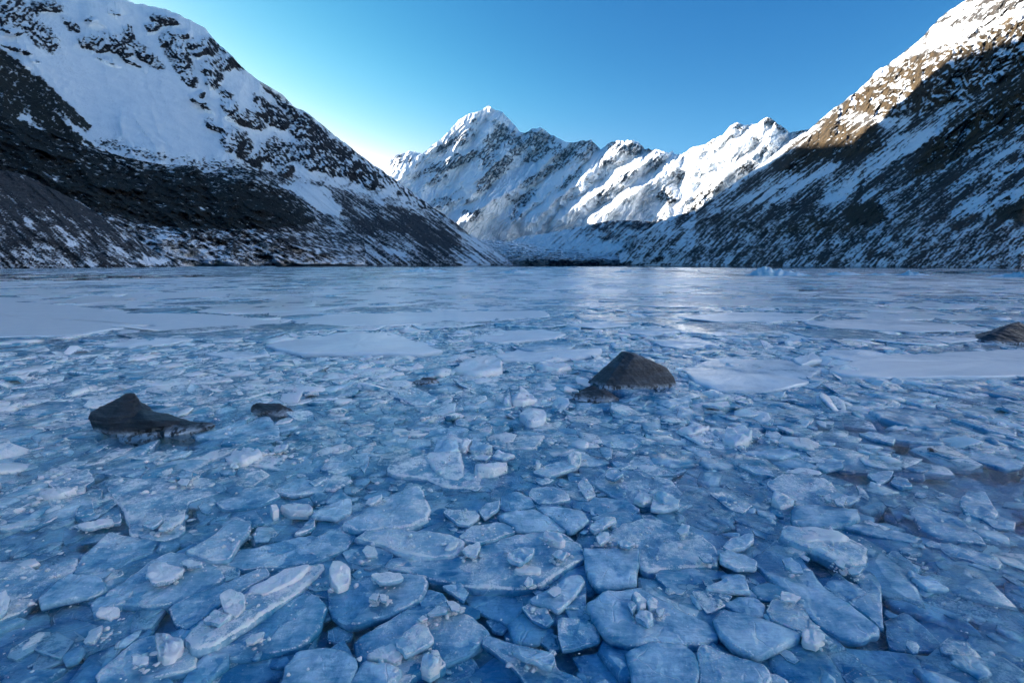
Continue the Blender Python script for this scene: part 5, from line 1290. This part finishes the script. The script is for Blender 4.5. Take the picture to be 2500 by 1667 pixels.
ice('L', 1, 'low frosty ridge at the left edge of the middle ground', [(240, 800), (370, 765), (490, 780), (400, 812), (290, 818)], h=.07)
ice('M', 1, 'long pale-topped slab left of the broad speckled slab', [(460, 1000), (520, 980), (690, 960), (770, 920), (770, 980), (640, 1000), (520, 1018)], frost=.4)
ice('H', 1, 'bright thin floe at the far left of the middle ground', [(200, 84), (300, 55), (410, 45), (400, 65), (260, 92)], frost=.6, tone=.8)
ice('H', 1, 'long white floe above the smaller dark rock', [(1690, 122), (1760, 88), (1920, 75), (2060, 110), (1900, 132)], frost=.6, tone=.8)
ice('H', 1, 'long narrow frosty floe above the horned boulder', [(860, 92), (1000, 70), (1450, 50), (1480, 70), (1200, 95), (905, 107)], frost=.6, tone=.75)
ice('M', 1, 'bank of pale ice at the left edge beside a long dark crack', [(-60, 860), (150, 870), (420, 850), (600, 790), (600, 830), (350, 890), (-60, 960)], frost=.4)
ice('M', 1, 'frosty plate left of the dark-edged plate', [(240, 680), (350, 620), (560, 640), (600, 700), (520, 760), (330, 750)], frost=.42)
# ---- wide snow-covered floes farther out
def floe(label, pts, th=0.07, frost=0.85, rough=0.010, seed=None, z=0.05, tone=.6):
    sp = [(x * K, y * K) for x, y in pts]
    return place('ice_floe', label, 'snow-covered floes', 'ice floe', sp, z, 'slab', th, tone, frost, 0.0, MAT_FLOE, n=110, seed=seed, rough=rough, edge=0.25, bumpy=0.012, soft_edge=1, inner=(0.97, 0.9, 0.78, 0.6, 0.4, 0.2))
floe('big white sheet of snow-covered ice at the left edge', [(-420, 776), (0, 771), (180, 766), (230, 754), (330, 744), (350, 760), (480, 757), (600, 747), (611, 738), (480, 723), (320, 717), (200, 707), (0, 692), (-420, 692)], frost=.98)
floe('long white sheet in the middle, right of the dark opening', [(716, 748), (692, 735), (760, 722), (1000, 716), (1240, 715), (1250, 728), (1050, 738), (900, 746)], frost=1.0)
floe('large clean white floe left of the middle, pointed at both ends', [(615, 790), (700, 775), (830, 765), (900, 765), (960, 785), (1008, 803), (960, 810), (700, 809), (650, 799)], frost=1.1, th=.13, z=.085)
floe('small white floe right of the large clean one', [(1090, 780), (1150, 760), (1240, 757), (1300, 767), (1250, 778), (1150, 786)], frost=1.0)
floe('white floe behind the pyramid boulder on its left', [(1140, 815), (1200, 800), (1380, 800), (1370, 815), (1250, 827), (1160, 825)], frost=.95, th=.1)
floe('bluish block lying on the floe behind the pyramid boulder', [(1190, 797), (1225, 787), (1310, 783), (1312, 796), (1230, 802)], frost=.4, z=.09)
floe('wide pitted pan with a lumpy rim right of the pyramid boulder', [(1575, 845), (1640, 822), (1800, 826), (1880, 850), (1840, 880), (1760, 895), (1660, 893), (1600, 876)], frost=.62, th=.08)
floe('broad white floe near the right edge with a grey hollow in it', [(1930, 842), (1965, 830), (2050, 815), (2352, 802), (2620, 800), (2620, 852), (2250, 860), (2050, 862), (1955, 856)], frost=.88, th=.12, z=.07)
floe('small rimmed floe at the left end of the broad white floe', [(1885, 812), (1910, 802), (2000, 806), (2050, 816), (1990, 831), (1930, 823)], frost=.8)
floe('narrow white floe at the left with a frayed front', [(240, 792), (300, 778), (420, 772), (440, 778), (380, 789), (300, 797)], frost=.95)
floe('thin grey-white floe right of the middle, farther out', [(1850, 741), (2000, 731), (2200, 745), (2265, 756), (2100, 761), (1900, 751)], frost=.72, th=.05)
floe('small pale floe far behind the pyramid boulder', [(1500, 786), (1600, 776), (1645, 789), (1560, 800)], frost=.7, th=.06)
floe('small bright white floe on the right rim of the pitted pan', [(1820, 822), (1868, 809), (1890, 824), (1840, 836)], frost=1.0, th=.1, z=.09)
floe('thin pale floe behind the pitted pan', [(1610, 762), (1700, 755), (1755, 765), (1650, 771)], frost=.75, th=.05)
floe('long grey floe far out right of the middle', [(1560, 728), (1700, 716), (1880, 722), (1850, 734), (1650, 738)], frost=.7, th=.05)
floe('narrow floe at the right edge beside the half-hidden rock', [(2120, 775), (2240, 768), (2260, 778), (2180, 786)], frost=.6, th=.05)
floe('thin floe in the middle in front of the long white sheet', [(1300, 745), (1390, 738), (1450, 746), (1370, 753)], frost=.8, th=.05)
floe('grey thin floe left of the pitted pan, farther out', [(1420, 760), (1520, 752), (1580, 760), (1490, 770)], frost=.6, th=.05)
floe('low white floe between the clean floe and the frayed one', [(470, 812), (560, 806), (620, 815), (540, 822)], frost=.7, th=.05)

# ---- glacier bergs stranded in the far ice
def berg(label, x0, x1, ybase, h_px, seed, prof):
    gx, gy = ground((x0 + x1) / 2 * K, ybase * K)
    r = math.hypot(gx, gy); m = gy / F * K
    w_ = (x1 - x0) * m; H = h_px * m
    ang = math.atan2(gx, gy)
    n, rows = 60, 9
    xs = np.linspace(-.5, .5, n) * w_
    top = np.interp(np.linspace(0, 1, n), [p[0] for p in prof], [p[1] for p in prof]) * H
    top = top * (1 + 0.25 * fbm(xs / w_ * 12 + seed, xs * 0, 4, seed)) + 0.02
    co = []
    dp = np.linspace(-1, 1, rows)
    for d in dp:
        env = max(0.0, 1 - abs(d) ** 2.2)
        zz = top * env * (1 + 0.35 * fbm(xs / w_ * 9 + seed, xs * 0 + d * 2, 4, seed + 3)) - 0.15
        co.append(np.c_[xs, np.full(n, d * w_ * 0.16) + 0.03 * w_ * fbm(xs / w_ * 8, xs * 0 + d, 3, seed + 9), zz])
    me = mesh_np('iceberg', np.concatenate(co), grid_quads(rows, n), mat=MAT_BERG)
    o = link('iceberg', me); o.location = (gx, gy, 0); o.rotation_euler = (0, 0, -ang)
    tag(o, label, 'iceberg', 'small icebergs frozen into the far ice')
t = NT('berg_ice')
co = t.coord()
nz = t.noise(co, 0.9, 6, 0.65)
t.bsdf(Base_Color=t.mix(t.sm(nz, 0.38, 0.62), (0.22, 0.50, 0.62), (0.72, 0.80, 0.86)), Roughness=0.45, Normal=t.bump(nz, 0.8, 0.4))
MAT_BERG = t.m
berg('largest pale-blue berg with a peaked top in front of the right shore', 1712, 1856, 633, 22, 1, [(0, .05), (.12, .25), (.25, .85), (.36, 1), (.5, .62), (.7, .5), (.85, .3), (1, .05)])
berg('low flat berg right of the largest one', 1880, 1985, 632, 9, 2, [(0, .1), (.3, .8), (.6, 1), (1, .1)])
berg('dark-topped low berg between the two right-hand bergs', 1975, 2075, 632, 6, 3, [(0, .2), (.5, 1), (1, .2)])
berg('small jagged berg on the right, third from the right edge', 2062, 2145, 633, 12, 4, [(0, .1), (.2, .5), (.35, 1), (.6, .6), (1, .05)])
berg('whale-backed berg at the right edge', 2285, 2420, 637, 14, 5, [(0, .1), (.3, .8), (.6, 1), (1, .3)])
berg('long low blue-white berg in front of the left mountain toe', 905, 1040, 625, 9, 6, [(0, .2), (.2, .6), (.4, 1), (.7, .8), (1, .1)])
berg('small berg left of the valley centre line', 1065, 1120, 625, 7, 7, [(0, .1), (.4, 1), (1, .1)])
berg('pale berg in front of the glacier front', 1132, 1232, 628, 10, 8, [(0, .1), (.3, .6), (.55, 1), (1, .1)])
berg('small pale berg right of the glacier front', 1400, 1470, 626, 7, 9, [(0, .1), (.4, .7), (.6, 1), (1, .1)])

# ================================================================== boulders
def rock_mat(name, a, b, strat=(3, 3, 26), rotz=0.5):
    t = NT(name)
    co = t.coord()
    n1 = t.noise(co, 7, 6, 0.65)
    st = t.noise(t.mapping(co, strat, (0.35, rotz, 0.2)), 1.0, 6, 0.62)
    sp = t.noise(co, 70, 4, 0.7)
    col = t.mix(t.sm(n1, 0.3, 0.7), a, b)
    col = t.mix(t.math('MULTIPLY', t.sm(st, 0.52, 0.66), 0.5), col, tuple(min(1, c * 2.1) for c in b))
    col = t.mix(t.math('MULTIPLY', t.sm(st, 0.48, 0.34), 0.6), col, tuple(c * 0.4 for c in a))
    col = t.mix(t.math('MULTIPLY', t.sm(sp, 0.55, 0.72), 0.3), col, (0.16, 0.19, 0.22))
    sx = t.n('ShaderNodeSeparateXYZ'); t.l(t.n('ShaderNodeNewGeometry').outputs['Position'], sx.inputs[0])
    zz = t.math('ADD', sx.outputs[2], t.math('MULTIPLY', t.math('SUBTRACT', n1, 0.5), 0.14))
    ice_ = t.math('MULTIPLY', t.sm(zz, 0.075, 0.0), t.sm(t.noise(co, 16, 5, 0.7), 0.42, 0.54))
    col = t.mix(ice_, col, (0.50, 0.60, 0.70))
    h = t.math('ADD', t.math('MULTIPLY', st, 1.2), t.math('ADD', n1, t.math('MULTIPLY', sp, 0.3)))
    t.bsdf(Base_Color=col, Roughness=0.34, Normal=t.bump(h, 1.0, 0.03))
    return t.m

def hull_rock(name, label, zoom, base, depth_r, hulls, mat, voxel=0.014, noise=0.03, strat=None, parent=None):
    """zoom = (x0, y0, scale) of the measured picture crop; base = (px, py) the waterline point in that crop; hull points are
    (px, py, depth in metres away from the viewer); several convex lumps are fused into one rock"""
    x0, y0, s = zoom
    bx, by = x0 + base[0] / s, y0 + base[1] / s
    gx, gy = ground(bx, by)
    r = math.hypot(gx, gy)
    m = (gy * CP + CAMZ * SP) / F / s          # metres per measured pixel at the waterline
    bm = bmesh.new()
    pitch = math.atan2(CAMZ, gy)
    for pts in hulls:
        vs = []
        for px, py, d in pts:
            # a point d metres behind the waterline sits higher in the picture by d*tan(pitch)
            vs.append(bm.verts.new(((px - base[0]) * m, d, (base[1] - py) * m / math.cos(pitch) - d * math.tan(pitch))))
        bmesh.ops.convex_hull(bm, input=vs, use_existing_faces=False)
        bm.verts.ensure_lookup_table()
        loose = [v for v in bm.verts if not v.link_faces]
        bmesh.ops.delete(bm, geom=loose, context='VERTS')
    me = bpy.data.meshes.new(name); bm.to_mesh(me); bm.free()
    o = link(name, me, parent)
    md = o.modifiers.new('fuse', 'REMESH'); md.mode = 'VOXEL'; md.voxel_size = voxel
    sm = o.modifiers.new('soften', 'SMOOTH'); sm.factor = 0.5; sm.iterations = 0
    dg = bpy.context.evaluated_depsgraph_get()
    me2 = bpy.data.meshes.new_from_object(o.evaluated_get(dg))
    o.modifiers.clear(); o.data = me2
    n = len(me2.vertices)
    co = np.empty(n * 3, np.float32); me2.vertices.foreach_get('co', co); co = co.reshape(-1, 3)
    no = np.array([v.normal[:] for v in me2.vertices], np.float32)
    k = strat or (0.3, 0.1, 1.0)
    a = co @ np.array(k)
    d = noise * (0.55 * fbm(a * 26, co[:, 0] * 2.0 + co[:, 1], 4, 3) + 0.8 * fbm(co[:, 0] * 6 + co[:, 1] * 3, co[:, 2] * 6 - co[:, 1] * 4, 5, 8, 0.55))
    co += no * d[:, None]
    me2.vertices.foreach_set('co', co.ravel().astype(np.float32)); me2.update()
    me2.polygons.foreach_set('use_smooth', np.ones(len(me2.polygons), bool))
    me2.materials.clear(); me2.materials.append(mat)
    if parent is None:
        o.location = (gx, gy, 0)
        tag(o, label, 'boulder', 'boulders standing in the ice')
    else:
        o.location = (0, 0, 0)
    return o
MAT_ROCK = rock_mat('grey_boulder', (0.014, 0.022, 0.032), (0.040, 0.056, 0.075), (4, 4, 16), 0.9)
MAT_ROCKD = rock_mat('dark_boulder', (0.008, 0.0125, 0.019), (0.024, 0.032, 0.043), (3, 3, 30), 0.15)
ZA = (1350, 830, 6.72)
hull_rock('boulder', 'largest boulder, a grey pyramid with a ridge down its front, standing in the ice', ZA, (1300, 752), 0, [
    [(585, 690, .10), (800, 752, -.16), (1140, 185, .12), (1200, 205, .02), (1345, 212, .08), (1300, 255, -.02), (1880, 450, .06), (1980, 600, .0), (2015, 700, .0), (1990, 760, -.06), (1300, 765, -.2), (1000, 765, -.2),
     (600, 820, .3), (800, 860, -.2), (2000, 860, -.1), (2000, 700, .5), (900, 600, .6), (1200, 330, .5), (1700, 420, .45), (1750, 900, .5)]], MAT_ROCK, voxel=.011, noise=.009, strat=(0.9, 0.1, 0.75))
hull_rock('boulder', 'low dark two-humped rock lying in front of the pyramid boulder', ZA, (700, 1000), 0, [
    [(455, 825, .25), (600, 750, .3), (760, 722, .32), (840, 775, .28), (820, 860, .2), (480, 900, .2), (600, 1050, .2)],
    [(300, 975, .05), (375, 870, .10), (700, 820, .12), (875, 780, .14), (1000, 880, .10), (1095, 975, .03), (900, 1000, -.06), (620, 1015, -.08), (400, 1000, -.03), (700, 1100, .05), (1000, 1080, .05)]], MAT_ROCKD, voxel=.010, noise=.012, strat=(0.5, 0.2, 0.8))
ZB = (180, 930, 4.055)
r3 = hull_rock('boulder', 'dark boulder with a blunt horn and a long low tail on the left', ZB, (420, 515), 0, [
    [(160, 300, .05), (165, 350, 0), (250, 240, .10), (460, 120, .14), (512, 122, .16), (538, 195, .16), (590, 268, .18), (600, 340, .02), (420, 375, -.06), (200, 480, 0), (420, 520, -.08), (600, 500, -.05), (230, 400, .35), (520, 300, .4), (300, 620, .1)],
    [(560, 280, .12), (590, 272, .14), (830, 318, .16), (950, 378, .14), (1080, 395, .12), (900, 445, -.02), (700, 482, -.06), (430, 515, -.08), (420, 372, -.02), (800, 390, -.03), (700, 600, .1), (900, 450, .4), (620, 380, .4)],
    [(900, 380, .1), (1080, 392, .12), (1180, 405, .12), (1310, 418, .1), (1358, 438, .08), (1230, 485, .0), (1100, 530, -.06), (950, 555, -.08), (900, 470, -.03), (1100, 620, .05), (1150, 470, .3)],
    [(560, 560, -.08), (900, 500, -.06), (950, 560, -.1), (720, 600, -.12), (520, 600, -.1), (450, 530, -.05), (700, 680, .0)]], MAT_ROCKD, voxel=.010, noise=.012, strat=(0.35, 0.1, 1.0))
ZC = ZB
hull_rock('boulder', 'small dark rock breaking the ice right of the horned boulder', ZB, (1950, 345), 0, [
    [(1725, 280, .05), (1740, 235, .08), (1800, 212, .1), (1990, 222, .1), (2110, 262, .1), (2195, 322, .05), (2060, 352, -.05), (1900, 312, -.05), (1760, 305, 0), (1950, 420, .1), (2000, 330, .3)]], MAT_ROCKD, voxel=.010, noise=.016)
hull_rock('boulder', 'little dark rock peeping out of the ice in the middle distance', (800, 850, 2.6133), (620, 232), 0, [
    [(528, 212, .1), (570, 200, .1), (620, 184, .15), (680, 188, .15), (714, 226, .08), (600, 234, -.03), (560, 222, 0), (620, 270, .1), (640, 210, .4)]], MAT_ROCKD, voxel=.014, noise=.018)
hull_rock('boulder', 'rock half cut off by the right edge', (2300, 760, 11.2), (1700, 880), 0, [
    [(1085, 858, .1), (1250, 768, .2), (1420, 685, .25), (1650, 622, .3), (1900, 500, .35), (2250, 365, .4), (2700, 250, .5), (3200, 500, .5), (3400, 850, .3), (1300, 892, -.05), (1900, 890, -.1), (2600, 900, -.1), (1800, 1000, .1), (3000, 1000, .2), (2400, 600, 1.0), (1600, 800, .9)]], MAT_ROCKD, voxel=.022, noise=.03)
hull_rock('boulder', 'tiny dark stone on the ice at the right', (1600, 850, 2.6133), (1790, 672), 0, [
    [(1745, 655, .02), (1752, 632, .04), (1775, 630, .04), (1835, 665, .04), (1832, 676, -.01), (1785, 668, -.02), (1790, 690, .02), (1790, 655, .09)]], MAT_ROCKD, voxel=.006, noise=.008)
# ================================================================== the rest of the brash
def covered(x, y, marg=1.0):
    m = np.zeros(len(x), bool)
    for P in COVER:
        c = P.mean(0); rr = np.hypot(*(P - c).T).max()
        near = np.hypot(x - c[0], y - c[1]) < rr
        if near.any():
            m[near] |= inpoly(x[near], y[near], [tuple(p) for p in (c + (P - c) * marg)])
    return m

def scatter(n, r0, r1, spread=52, bias=0.0):
    a = np.radians(RNG.uniform(-spread, spread, n))
    u = RNG.uniform(0, 1, n) ** (1 + bias)
    r = np.sqrt(r0 * r0 + u * (r1 * r1 - r0 * r0))
    return r * np.sin(a), r * np.cos(a)

def in_pack(x, y, open_water=True):
    """true where the loose brash lies (not under the frozen sheet)"""
    r = np.hypot(x, y); a = np.arctan2(x, y)
    sx, sy = screen(a, -CAMZ / r)
    lim = np.interp(sx, [-900, 0, 230, 600, 650, 700, 720, 960, 1240, 1262, 1500, 2000, 2352, 3300], [778, 772, 768, 756, 738, 722, 748, 749, 732, 716, 708, 694, 686, 684])
    ok = sy > lim
    for rx0, rx1, ry0, ry1 in ROCK_RECTS:
        ok &= ~((sx > rx0 - 6) & (sx < rx1 + 6) & (sy > ry0 - 4) & (sy < ry1 + 5))
    for pl in DARK_GAPS: ok &= ~inpoly(sx, sy, pl)
    if open_water: ok &= ~(inpoly(sx, sy, OPEN_PATCH) & (fbm(x * 1.3, y * 1.3, 3, 99) > .12))
    return ok

# what a loose slab looks like and what it lies beside
MARKS = [('the pyramid boulder', 1450, 880), ('the two-humped rock', 1370, 915), ('the horned boulder', 290, 990), ('the tail of the horned boulder', 460, 980), ('the small dark rock right of the horned boulder', 625, 945),
    ('the little dark rock', 977, 876), ('the half-hidden rock at the right edge', 2320, 785), ('the tiny dark stone', 2148, 1037), ('the large clean white floe', 810, 800), ('the frayed white floe', 340, 790),
    ('the pitted pan', 1730, 870), ('the broad white floe', 2150, 850), ('the shield-shaped white block', 1010, 1065), ('the frost-crowned hummock', 640, 1060), ('the broad speckled slab', 370, 1150), ('the sail-shaped slab', 780, 1180),
    ('the large pale slab', 890, 1190), ('the bubbly slab', 1120, 1320), ('the round frosty pan', 1500, 1280), ('the flat-fronted block', 1910, 1190), ('the loaf of ice', 1900, 1265), ('the boat-shaped slab', 2260, 1170),
    ('the flat glinting slab', 2110, 970), ('the long straight slab', 2280, 1000), ('the whale-back slab', 1770, 1055), ('the hummock of broken plates', 1640, 1015), ('the white floe behind the pyramid boulder', 1260, 813),
    ('the left edge of the brash', 40, 870), ('the long ridged slab', 620, 1400), ('the diamond-shaped slab', 380, 1340), ('the smooth triangular slab', 1740, 1450), ('the dark gap in the middle foreground', 1200, 1420),
    ('the grey-white thin floe', 2050, 745), ('the long white sheet in the middle', 980, 735), ('the right edge of the brash', 2320, 900), ('the middle of the lake', 1176, 900)]
USED = {}
def name_slab(x, y, s, tone, frost):
    sx, sy = screen(np.arctan2(x, y), -CAMZ / math.hypot(x, y)); sx, sy = float(sx), float(sy)
    look = ('frosty' if frost > .5 else 'frost-flecked' if frost > .3 else 'smooth') + ' ' + ('pale' if tone > .6 else 'mid-blue' if tone > .45 else 'dull dark-blue')
    order = sorted(MARKS, key=lambda m: math.hypot((m[1] - sx) * .6, (m[2] - sy) * 1.6))
    for m in order:
        dx, dy = sx - m[1], (sy - m[2]) * 2.2
        if abs(dx) > 2 * abs(dy): d = 'left of' if dx < 0 else 'right of'
        elif abs(dy) > 2 * abs(dx): d = 'beyond' if dy < 0 else 'in front of'
        else: d = ('beyond and left of' if dx < 0 else 'beyond and right of') if dy < 0 else ('in front of and left of' if dx < 0 else 'in front of and right of')
        lab = look + ' loose slab ' + d + ' ' + m[0]
        if lab not in USED and len(lab.split()) <= 16:
            USED[lab] = 1
            return lab
    return look + ' loose slab of ice among the brash'

# ---- larger loose slabs between the measured ones, each its own object
BIG = []
def add_big(n, r0, r1, s0, s1, lev, cnt):
    x, y = scatter(n, r0, r1)
    ok = ~covered(x, y, 0.85) & in_pack(x, y)
    k = 0
    for px, py in zip(x[ok], y[ok]):
        if k >= cnt: break
        s = RNG.uniform(s0, s1)
        if any(math.hypot(px - q[0], py - q[1]) < (s + q[2]) * 0.42 for q in BIG): continue
        if abs(math.degrees(math.atan2(px, py))) > 47: continue
        BIG.append((px, py, s, lev)); k += 1
add_big(900, 1.7, 4.0, .14, .30, 'M', 22)
add_big(1600, 4.0, 7.5, .22, .5, 'M', 46)
add_big(1600, 7.0, 12.0, .35, .9, 'M', 34)
for i, (px, py, s, lev) in enumerate(BIG):
    n = RNG.integers(5, 8)
    a = np.sort(RNG.uniform(0, 2 * PI, n) * 0.35 + np.arange(n) / n * 2 * PI)
    rr = s * RNG.uniform(0.38, 0.62, n)
    el = RNG.uniform(0.5, 0.9); ro = RNG.uniform(0, PI)
    u, v = rr * np.cos(a), rr * np.sin(a) * el
    P = np.c_[px + u * math.cos(ro) - v * math.sin(ro), py + u * math.sin(ro) + v * math.cos(ro)]
    c = P.mean(0)
    far = math.hypot(px, py)
    z = RNG.uniform(-0.02, 0.02)
    me = slab_mesh('ice_slab', P - c, RNG.uniform(.04, .08), MAT_ICE, n=36, seed=int(i * 7 + 900), bumpy=.004, rough=.012)
    o = link('ice_slab', me); o.location = (c[0], c[1], z)
    o.rotation_euler = (math.radians(RNG.normal(0, 2.5)), math.radians(RNG.normal(0, 2.5)), 0)
    o['tone'] = float(np.clip(RNG.normal(.52, .14), .2, .85)); o['frost'] = float(np.clip(RNG.normal(.25, .2) + (0.12 if far > 5 else 0), 0, .8))
    COVER.append(P)
    tag(o, name_slab(c[0], c[1], s, o['tone'], o['frost']), 'ice slab', 'loose slabs among the brash')

# ---- shards (one mass): thousands of small broken plates
def shard_mass(name, label, specs):
    V, Q, T3, tone, frost, rim = [], [], [], [], [], []
    base = 0
    for (n, r0, r1, s0, s1, z0, z1, tl, tn, fr, marg, bias) in specs:
        x, y = scatter(n, r0, r1, bias=bias)
        ok = in_pack(x, y) if z1 < .05 else np.ones(n, bool)
        if marg: ok &= ~covered(x, y, marg)
        x, y = x[ok], y[ok]; n = len(x)
        if n == 0: continue
        m = 6
        S = np.exp(RNG.uniform(math.log(s0), math.log(s1), n))
        a = (np.arange(m) / m * 2 * PI)[None] + RNG.uniform(-.3, .3, (n, m))
        rr = S[:, None] * RNG.uniform(.34, .72, (n, m))
        el = RNG.uniform(.42, .9, n)[:, None]; ro = RNG.uniform(0, 2 * PI, n)[:, None]
        u, v = rr * np.cos(a), rr * np.sin(a) * el
        U, W = u * np.cos(ro) - v * np.sin(ro), u * np.sin(ro) + v * np.cos(ro)
        th = np.clip(S * RNG.uniform(.10, .28, n), .008, .07)[:, None]
        zc = RNG.uniform(z0, z1, n)[:, None]
        tx, ty = np.tan(np.radians(RNG.normal(0, tl, n)))[:, None], np.tan(np.radians(RNG.normal(0, tl, n)))[:, None]
        lay = []
        for k, dz, rv in ((0.86, -1.0, 1.0), (1.0, -0.45, 1.0), (0.97, -0.14, .55), (0.86, 0.0, .1), (0.45, 0.06, 0.0)):
            jz = RNG.normal(0, .09, (n, m)) * th if k < .9 else 0
            lay.append((np.stack([x[:, None] + U * k, y[:, None] + W * k, zc + dz * th + (U * tx + W * ty) * k + jz], -1), rv))
        cen = np.stack([x, y, zc[:, 0] + .07 * th[:, 0]], -1)[:, None]
        verts = np.concatenate([l[0] for l in lay] + [cen], 1)     # n, 5m+1, 3
        nv = 5 * m + 1
        V.append(verts.reshape(-1, 3))
        j = np.arange(m); j2 = (j + 1) % m
        q = np.concatenate([np.stack([L * m + j, L * m + j2, (L + 1) * m + j2, (L + 1) * m + j], -1) for L in range(4)])
        t3 = np.stack([4 * m + j, 4 * m + j2, np.full(m, 5 * m)], -1)
        off = base + np.arange(n)[:, None, None] * nv
        Q.append((q[None] + off).reshape(-1, 4)); T3.append((t3[None] + off).reshape(-1, 3))
        base += n * nv
        tone.append(np.repeat(np.clip(RNG.normal(tn, .15, n), .05, 1), nv))
        frost.append(np.repeat(np.clip(RNG.normal(fr, .22, n), 0, 1), nv))
        rim.append(np.tile(np.concatenate([np.full(m, l[1]) for l in lay] + [[0]]), n))
    me = mesh_np(name, np.concatenate(V), np.concatenate(Q), np.concatenate(T3), MAT_BRASH, attrs={'tone': np.concatenate(tone), 'frost': np.concatenate(frost), 'rim': np.concatenate(rim)})
    tag(link(name, me), label, kind='stuff')
# n, r0, r1, size0, size1, z0, z1, tilt, tone, frost, cover margin, bias
shard_mass('brash_ice', 'small shards of broken ice packed between the slabs', [
    (1100, 1.4, 4.6, .22, .60, -.12, -.060, 2.5, .28, .10, 0, 0),
    (1300, 1.4, 4.6, .16, .50, -.034, -.004, 2.0, .44, .18, .96, 0),
    (1200, 1.4, 4.6, .05, .20, -.014, .004, 3, .52, .25, .97, 0),
    (3800, 4.0, 7.5, .12, .50, -.035, .008, 3.5, .48, .26, .95, 0),
    (5200, 6.0, 12.0, .16, .80, -.03, .016, 3.5, .40, .22, .95, 0),
    (650, 4.8, 12.0, .12, .42, .0, .035, 14, .66, .62, .9, 0),
    (2600, 11.0, 26.0, .3, 1.4, -.02, .025, 3, .34, .16, .95, 0),
    (1200, 22.0, 48.0, .5, 2.2, 0, .045, 2, .45, .4, 0, 0)])

shard_mass('refrozen_plates', 'thin refrozen plates and snow crusts on the far sheet of ice', [
    (700, 13.0, 60, .5, 3.2, .026, .050, .4, .30, .25, 1.02, 1.0), (900, 20.0, 160, .8, 6.0, .026, .052, .3, .50, .75, 1.02, .8)])

# ---- frosty lumps (one mass)
def lump_mass(name, label, specs, mat=None):
    bm = bmesh.new(); bmesh.ops.create_icosphere(bm, subdivisions=2, radius=1)
    bv = np.array([v.co[:] for v in bm.verts]); bf = np.array([[v.index for v in f.verts] for f in bm.faces]); bm.free()
    V, T3, tone, frost = [], [], [], []; base = 0
    for (n, r0, r1, s0, s1, z, flat, fr, marg) in specs:
        if isinstance(n, np.ndarray):
            x, y, z = n[:, 0], n[:, 1], n[:, 2:3]
        else:
            x, y = scatter(n, r0, r1)
            ok = in_pack(x, y)
            if marg: ok &= ~covered(x, y, marg)
            x, y = x[ok], y[ok]
        n = len(x)
        S = np.exp(RNG.uniform(math.log(s0), math.log(s1), n))
        ro = RNG.uniform(0, 2 * PI, n)
        el = RNG.uniform(.5, .95, n); fl = flat * RNG.uniform(.6, 1.3, n)
        sd = RNG.uniform(0, 100, n)
        d = bv[None]
        nz = fbm(d[..., 0] * 1.3 + d[..., 2] * .9 + sd[:, None], d[..., 1] * 1.3 - d[..., 2] * .7 + sd[:, None], 4, 5, .6)
        g = 1 + 0.55 * nz
        # broken faces
        for k in range(3):
            aa = RNG.uniform(0, 2 * PI, n)[:, None]; bb = RNG.uniform(0.0, .9, n)[:, None]
            pr = d[..., 0] * np.cos(aa) * np.sqrt(1 - bb ** 2) + d[..., 1] * np.sin(aa) * np.sqrt(1 - bb ** 2) + d[..., 2] * bb
            g = np.minimum(g, RNG.uniform(.55, .95, n)[:, None] / np.maximum(pr, .05))
        p = d * g[..., None]
        u, v = p[..., 0], p[..., 1] * el[:, None]
        X = x[:, None] + S[:, None] * .5 * (u * np.cos(ro)[:, None] - v * np.sin(ro)[:, None])
        Y = y[:, None] + S[:, None] * .5 * (u * np.sin(ro)[:, None] + v * np.cos(ro)[:, None])
        Z = z + S[:, None] * .5 * p[..., 2] * fl[:, None]
        V.append(np.stack([X, Y, Z], -1).reshape(-1, 3))
        T3.append((bf[None] + base + np.arange(n)[:, None, None] * len(bv)).reshape(-1, 3)); base += n * len(bv)
        tone.append(np.repeat(np.clip(RNG.normal(.66, .14, n), .2, 1), len(bv))); frost.append(np.repeat(np.clip(RNG.normal(fr, .22, n), 0, 1), len(bv)))
    vv = np.concatenate(V)
    me = mesh_np(name, vv, None, np.concatenate(T3), mat or MAT_BRASH, attrs={'tone': np.concatenate(tone), 'frost': np.concatenate(frost), 'rim': np.zeros(len(vv))})
    tag(link(name, me), label, kind='stuff')
# n, r0, r1, size0, size1, z, flatness, frost, cover margin
lump_mass('ice_lumps', 'frosty lumps and mounds of brash ice', [
    (60, 2.6, 4.5, .03, .08, .0, .30, .6, 0), (120, 4.2, 7.5, .06, .26, .0, .26, .7, 0), (520, 6.5, 12.0, .10, .55, .0, .22, .78, 0),
    (350, 11.0, 26.0, .15, .9, .01, .16, .8, 0)])
pts = []
for cx, cy, cr, cz in CRUSH:
    k = int(RNG.integers(8, 26))
    a = RNG.uniform(0, 2 * PI, k); rr = cr * RNG.uniform(.2, 1.25, k)
    pts.append(np.c_[cx + rr * np.cos(a), cy + rr * np.sin(a) * .8, np.full(k, cz)])
pts = np.concatenate(pts); near = np.hypot(pts[:, 0], pts[:, 1]) < 4
lump_mass('crushed_ice', 'crushed white ice and frost grains round the chunks', [(pts[near], 0, 0, .006, .035, 0, .55, .95, 0), (pts[~near], 0, 0, .015, .07, 0, .5, .98, 0)])
lump_mass('ice_crumbs', 'white crumbs of ice strewn over slabs and water', [(450, 1.5, 4.5, .006, .020, .03, .6, .9, 0), (250, 1.5, 3.2, .004, .010, .004, .5, .9, 0), (900, 4.0, 8.0, .012, .04, .03, .5, .95, 0)])
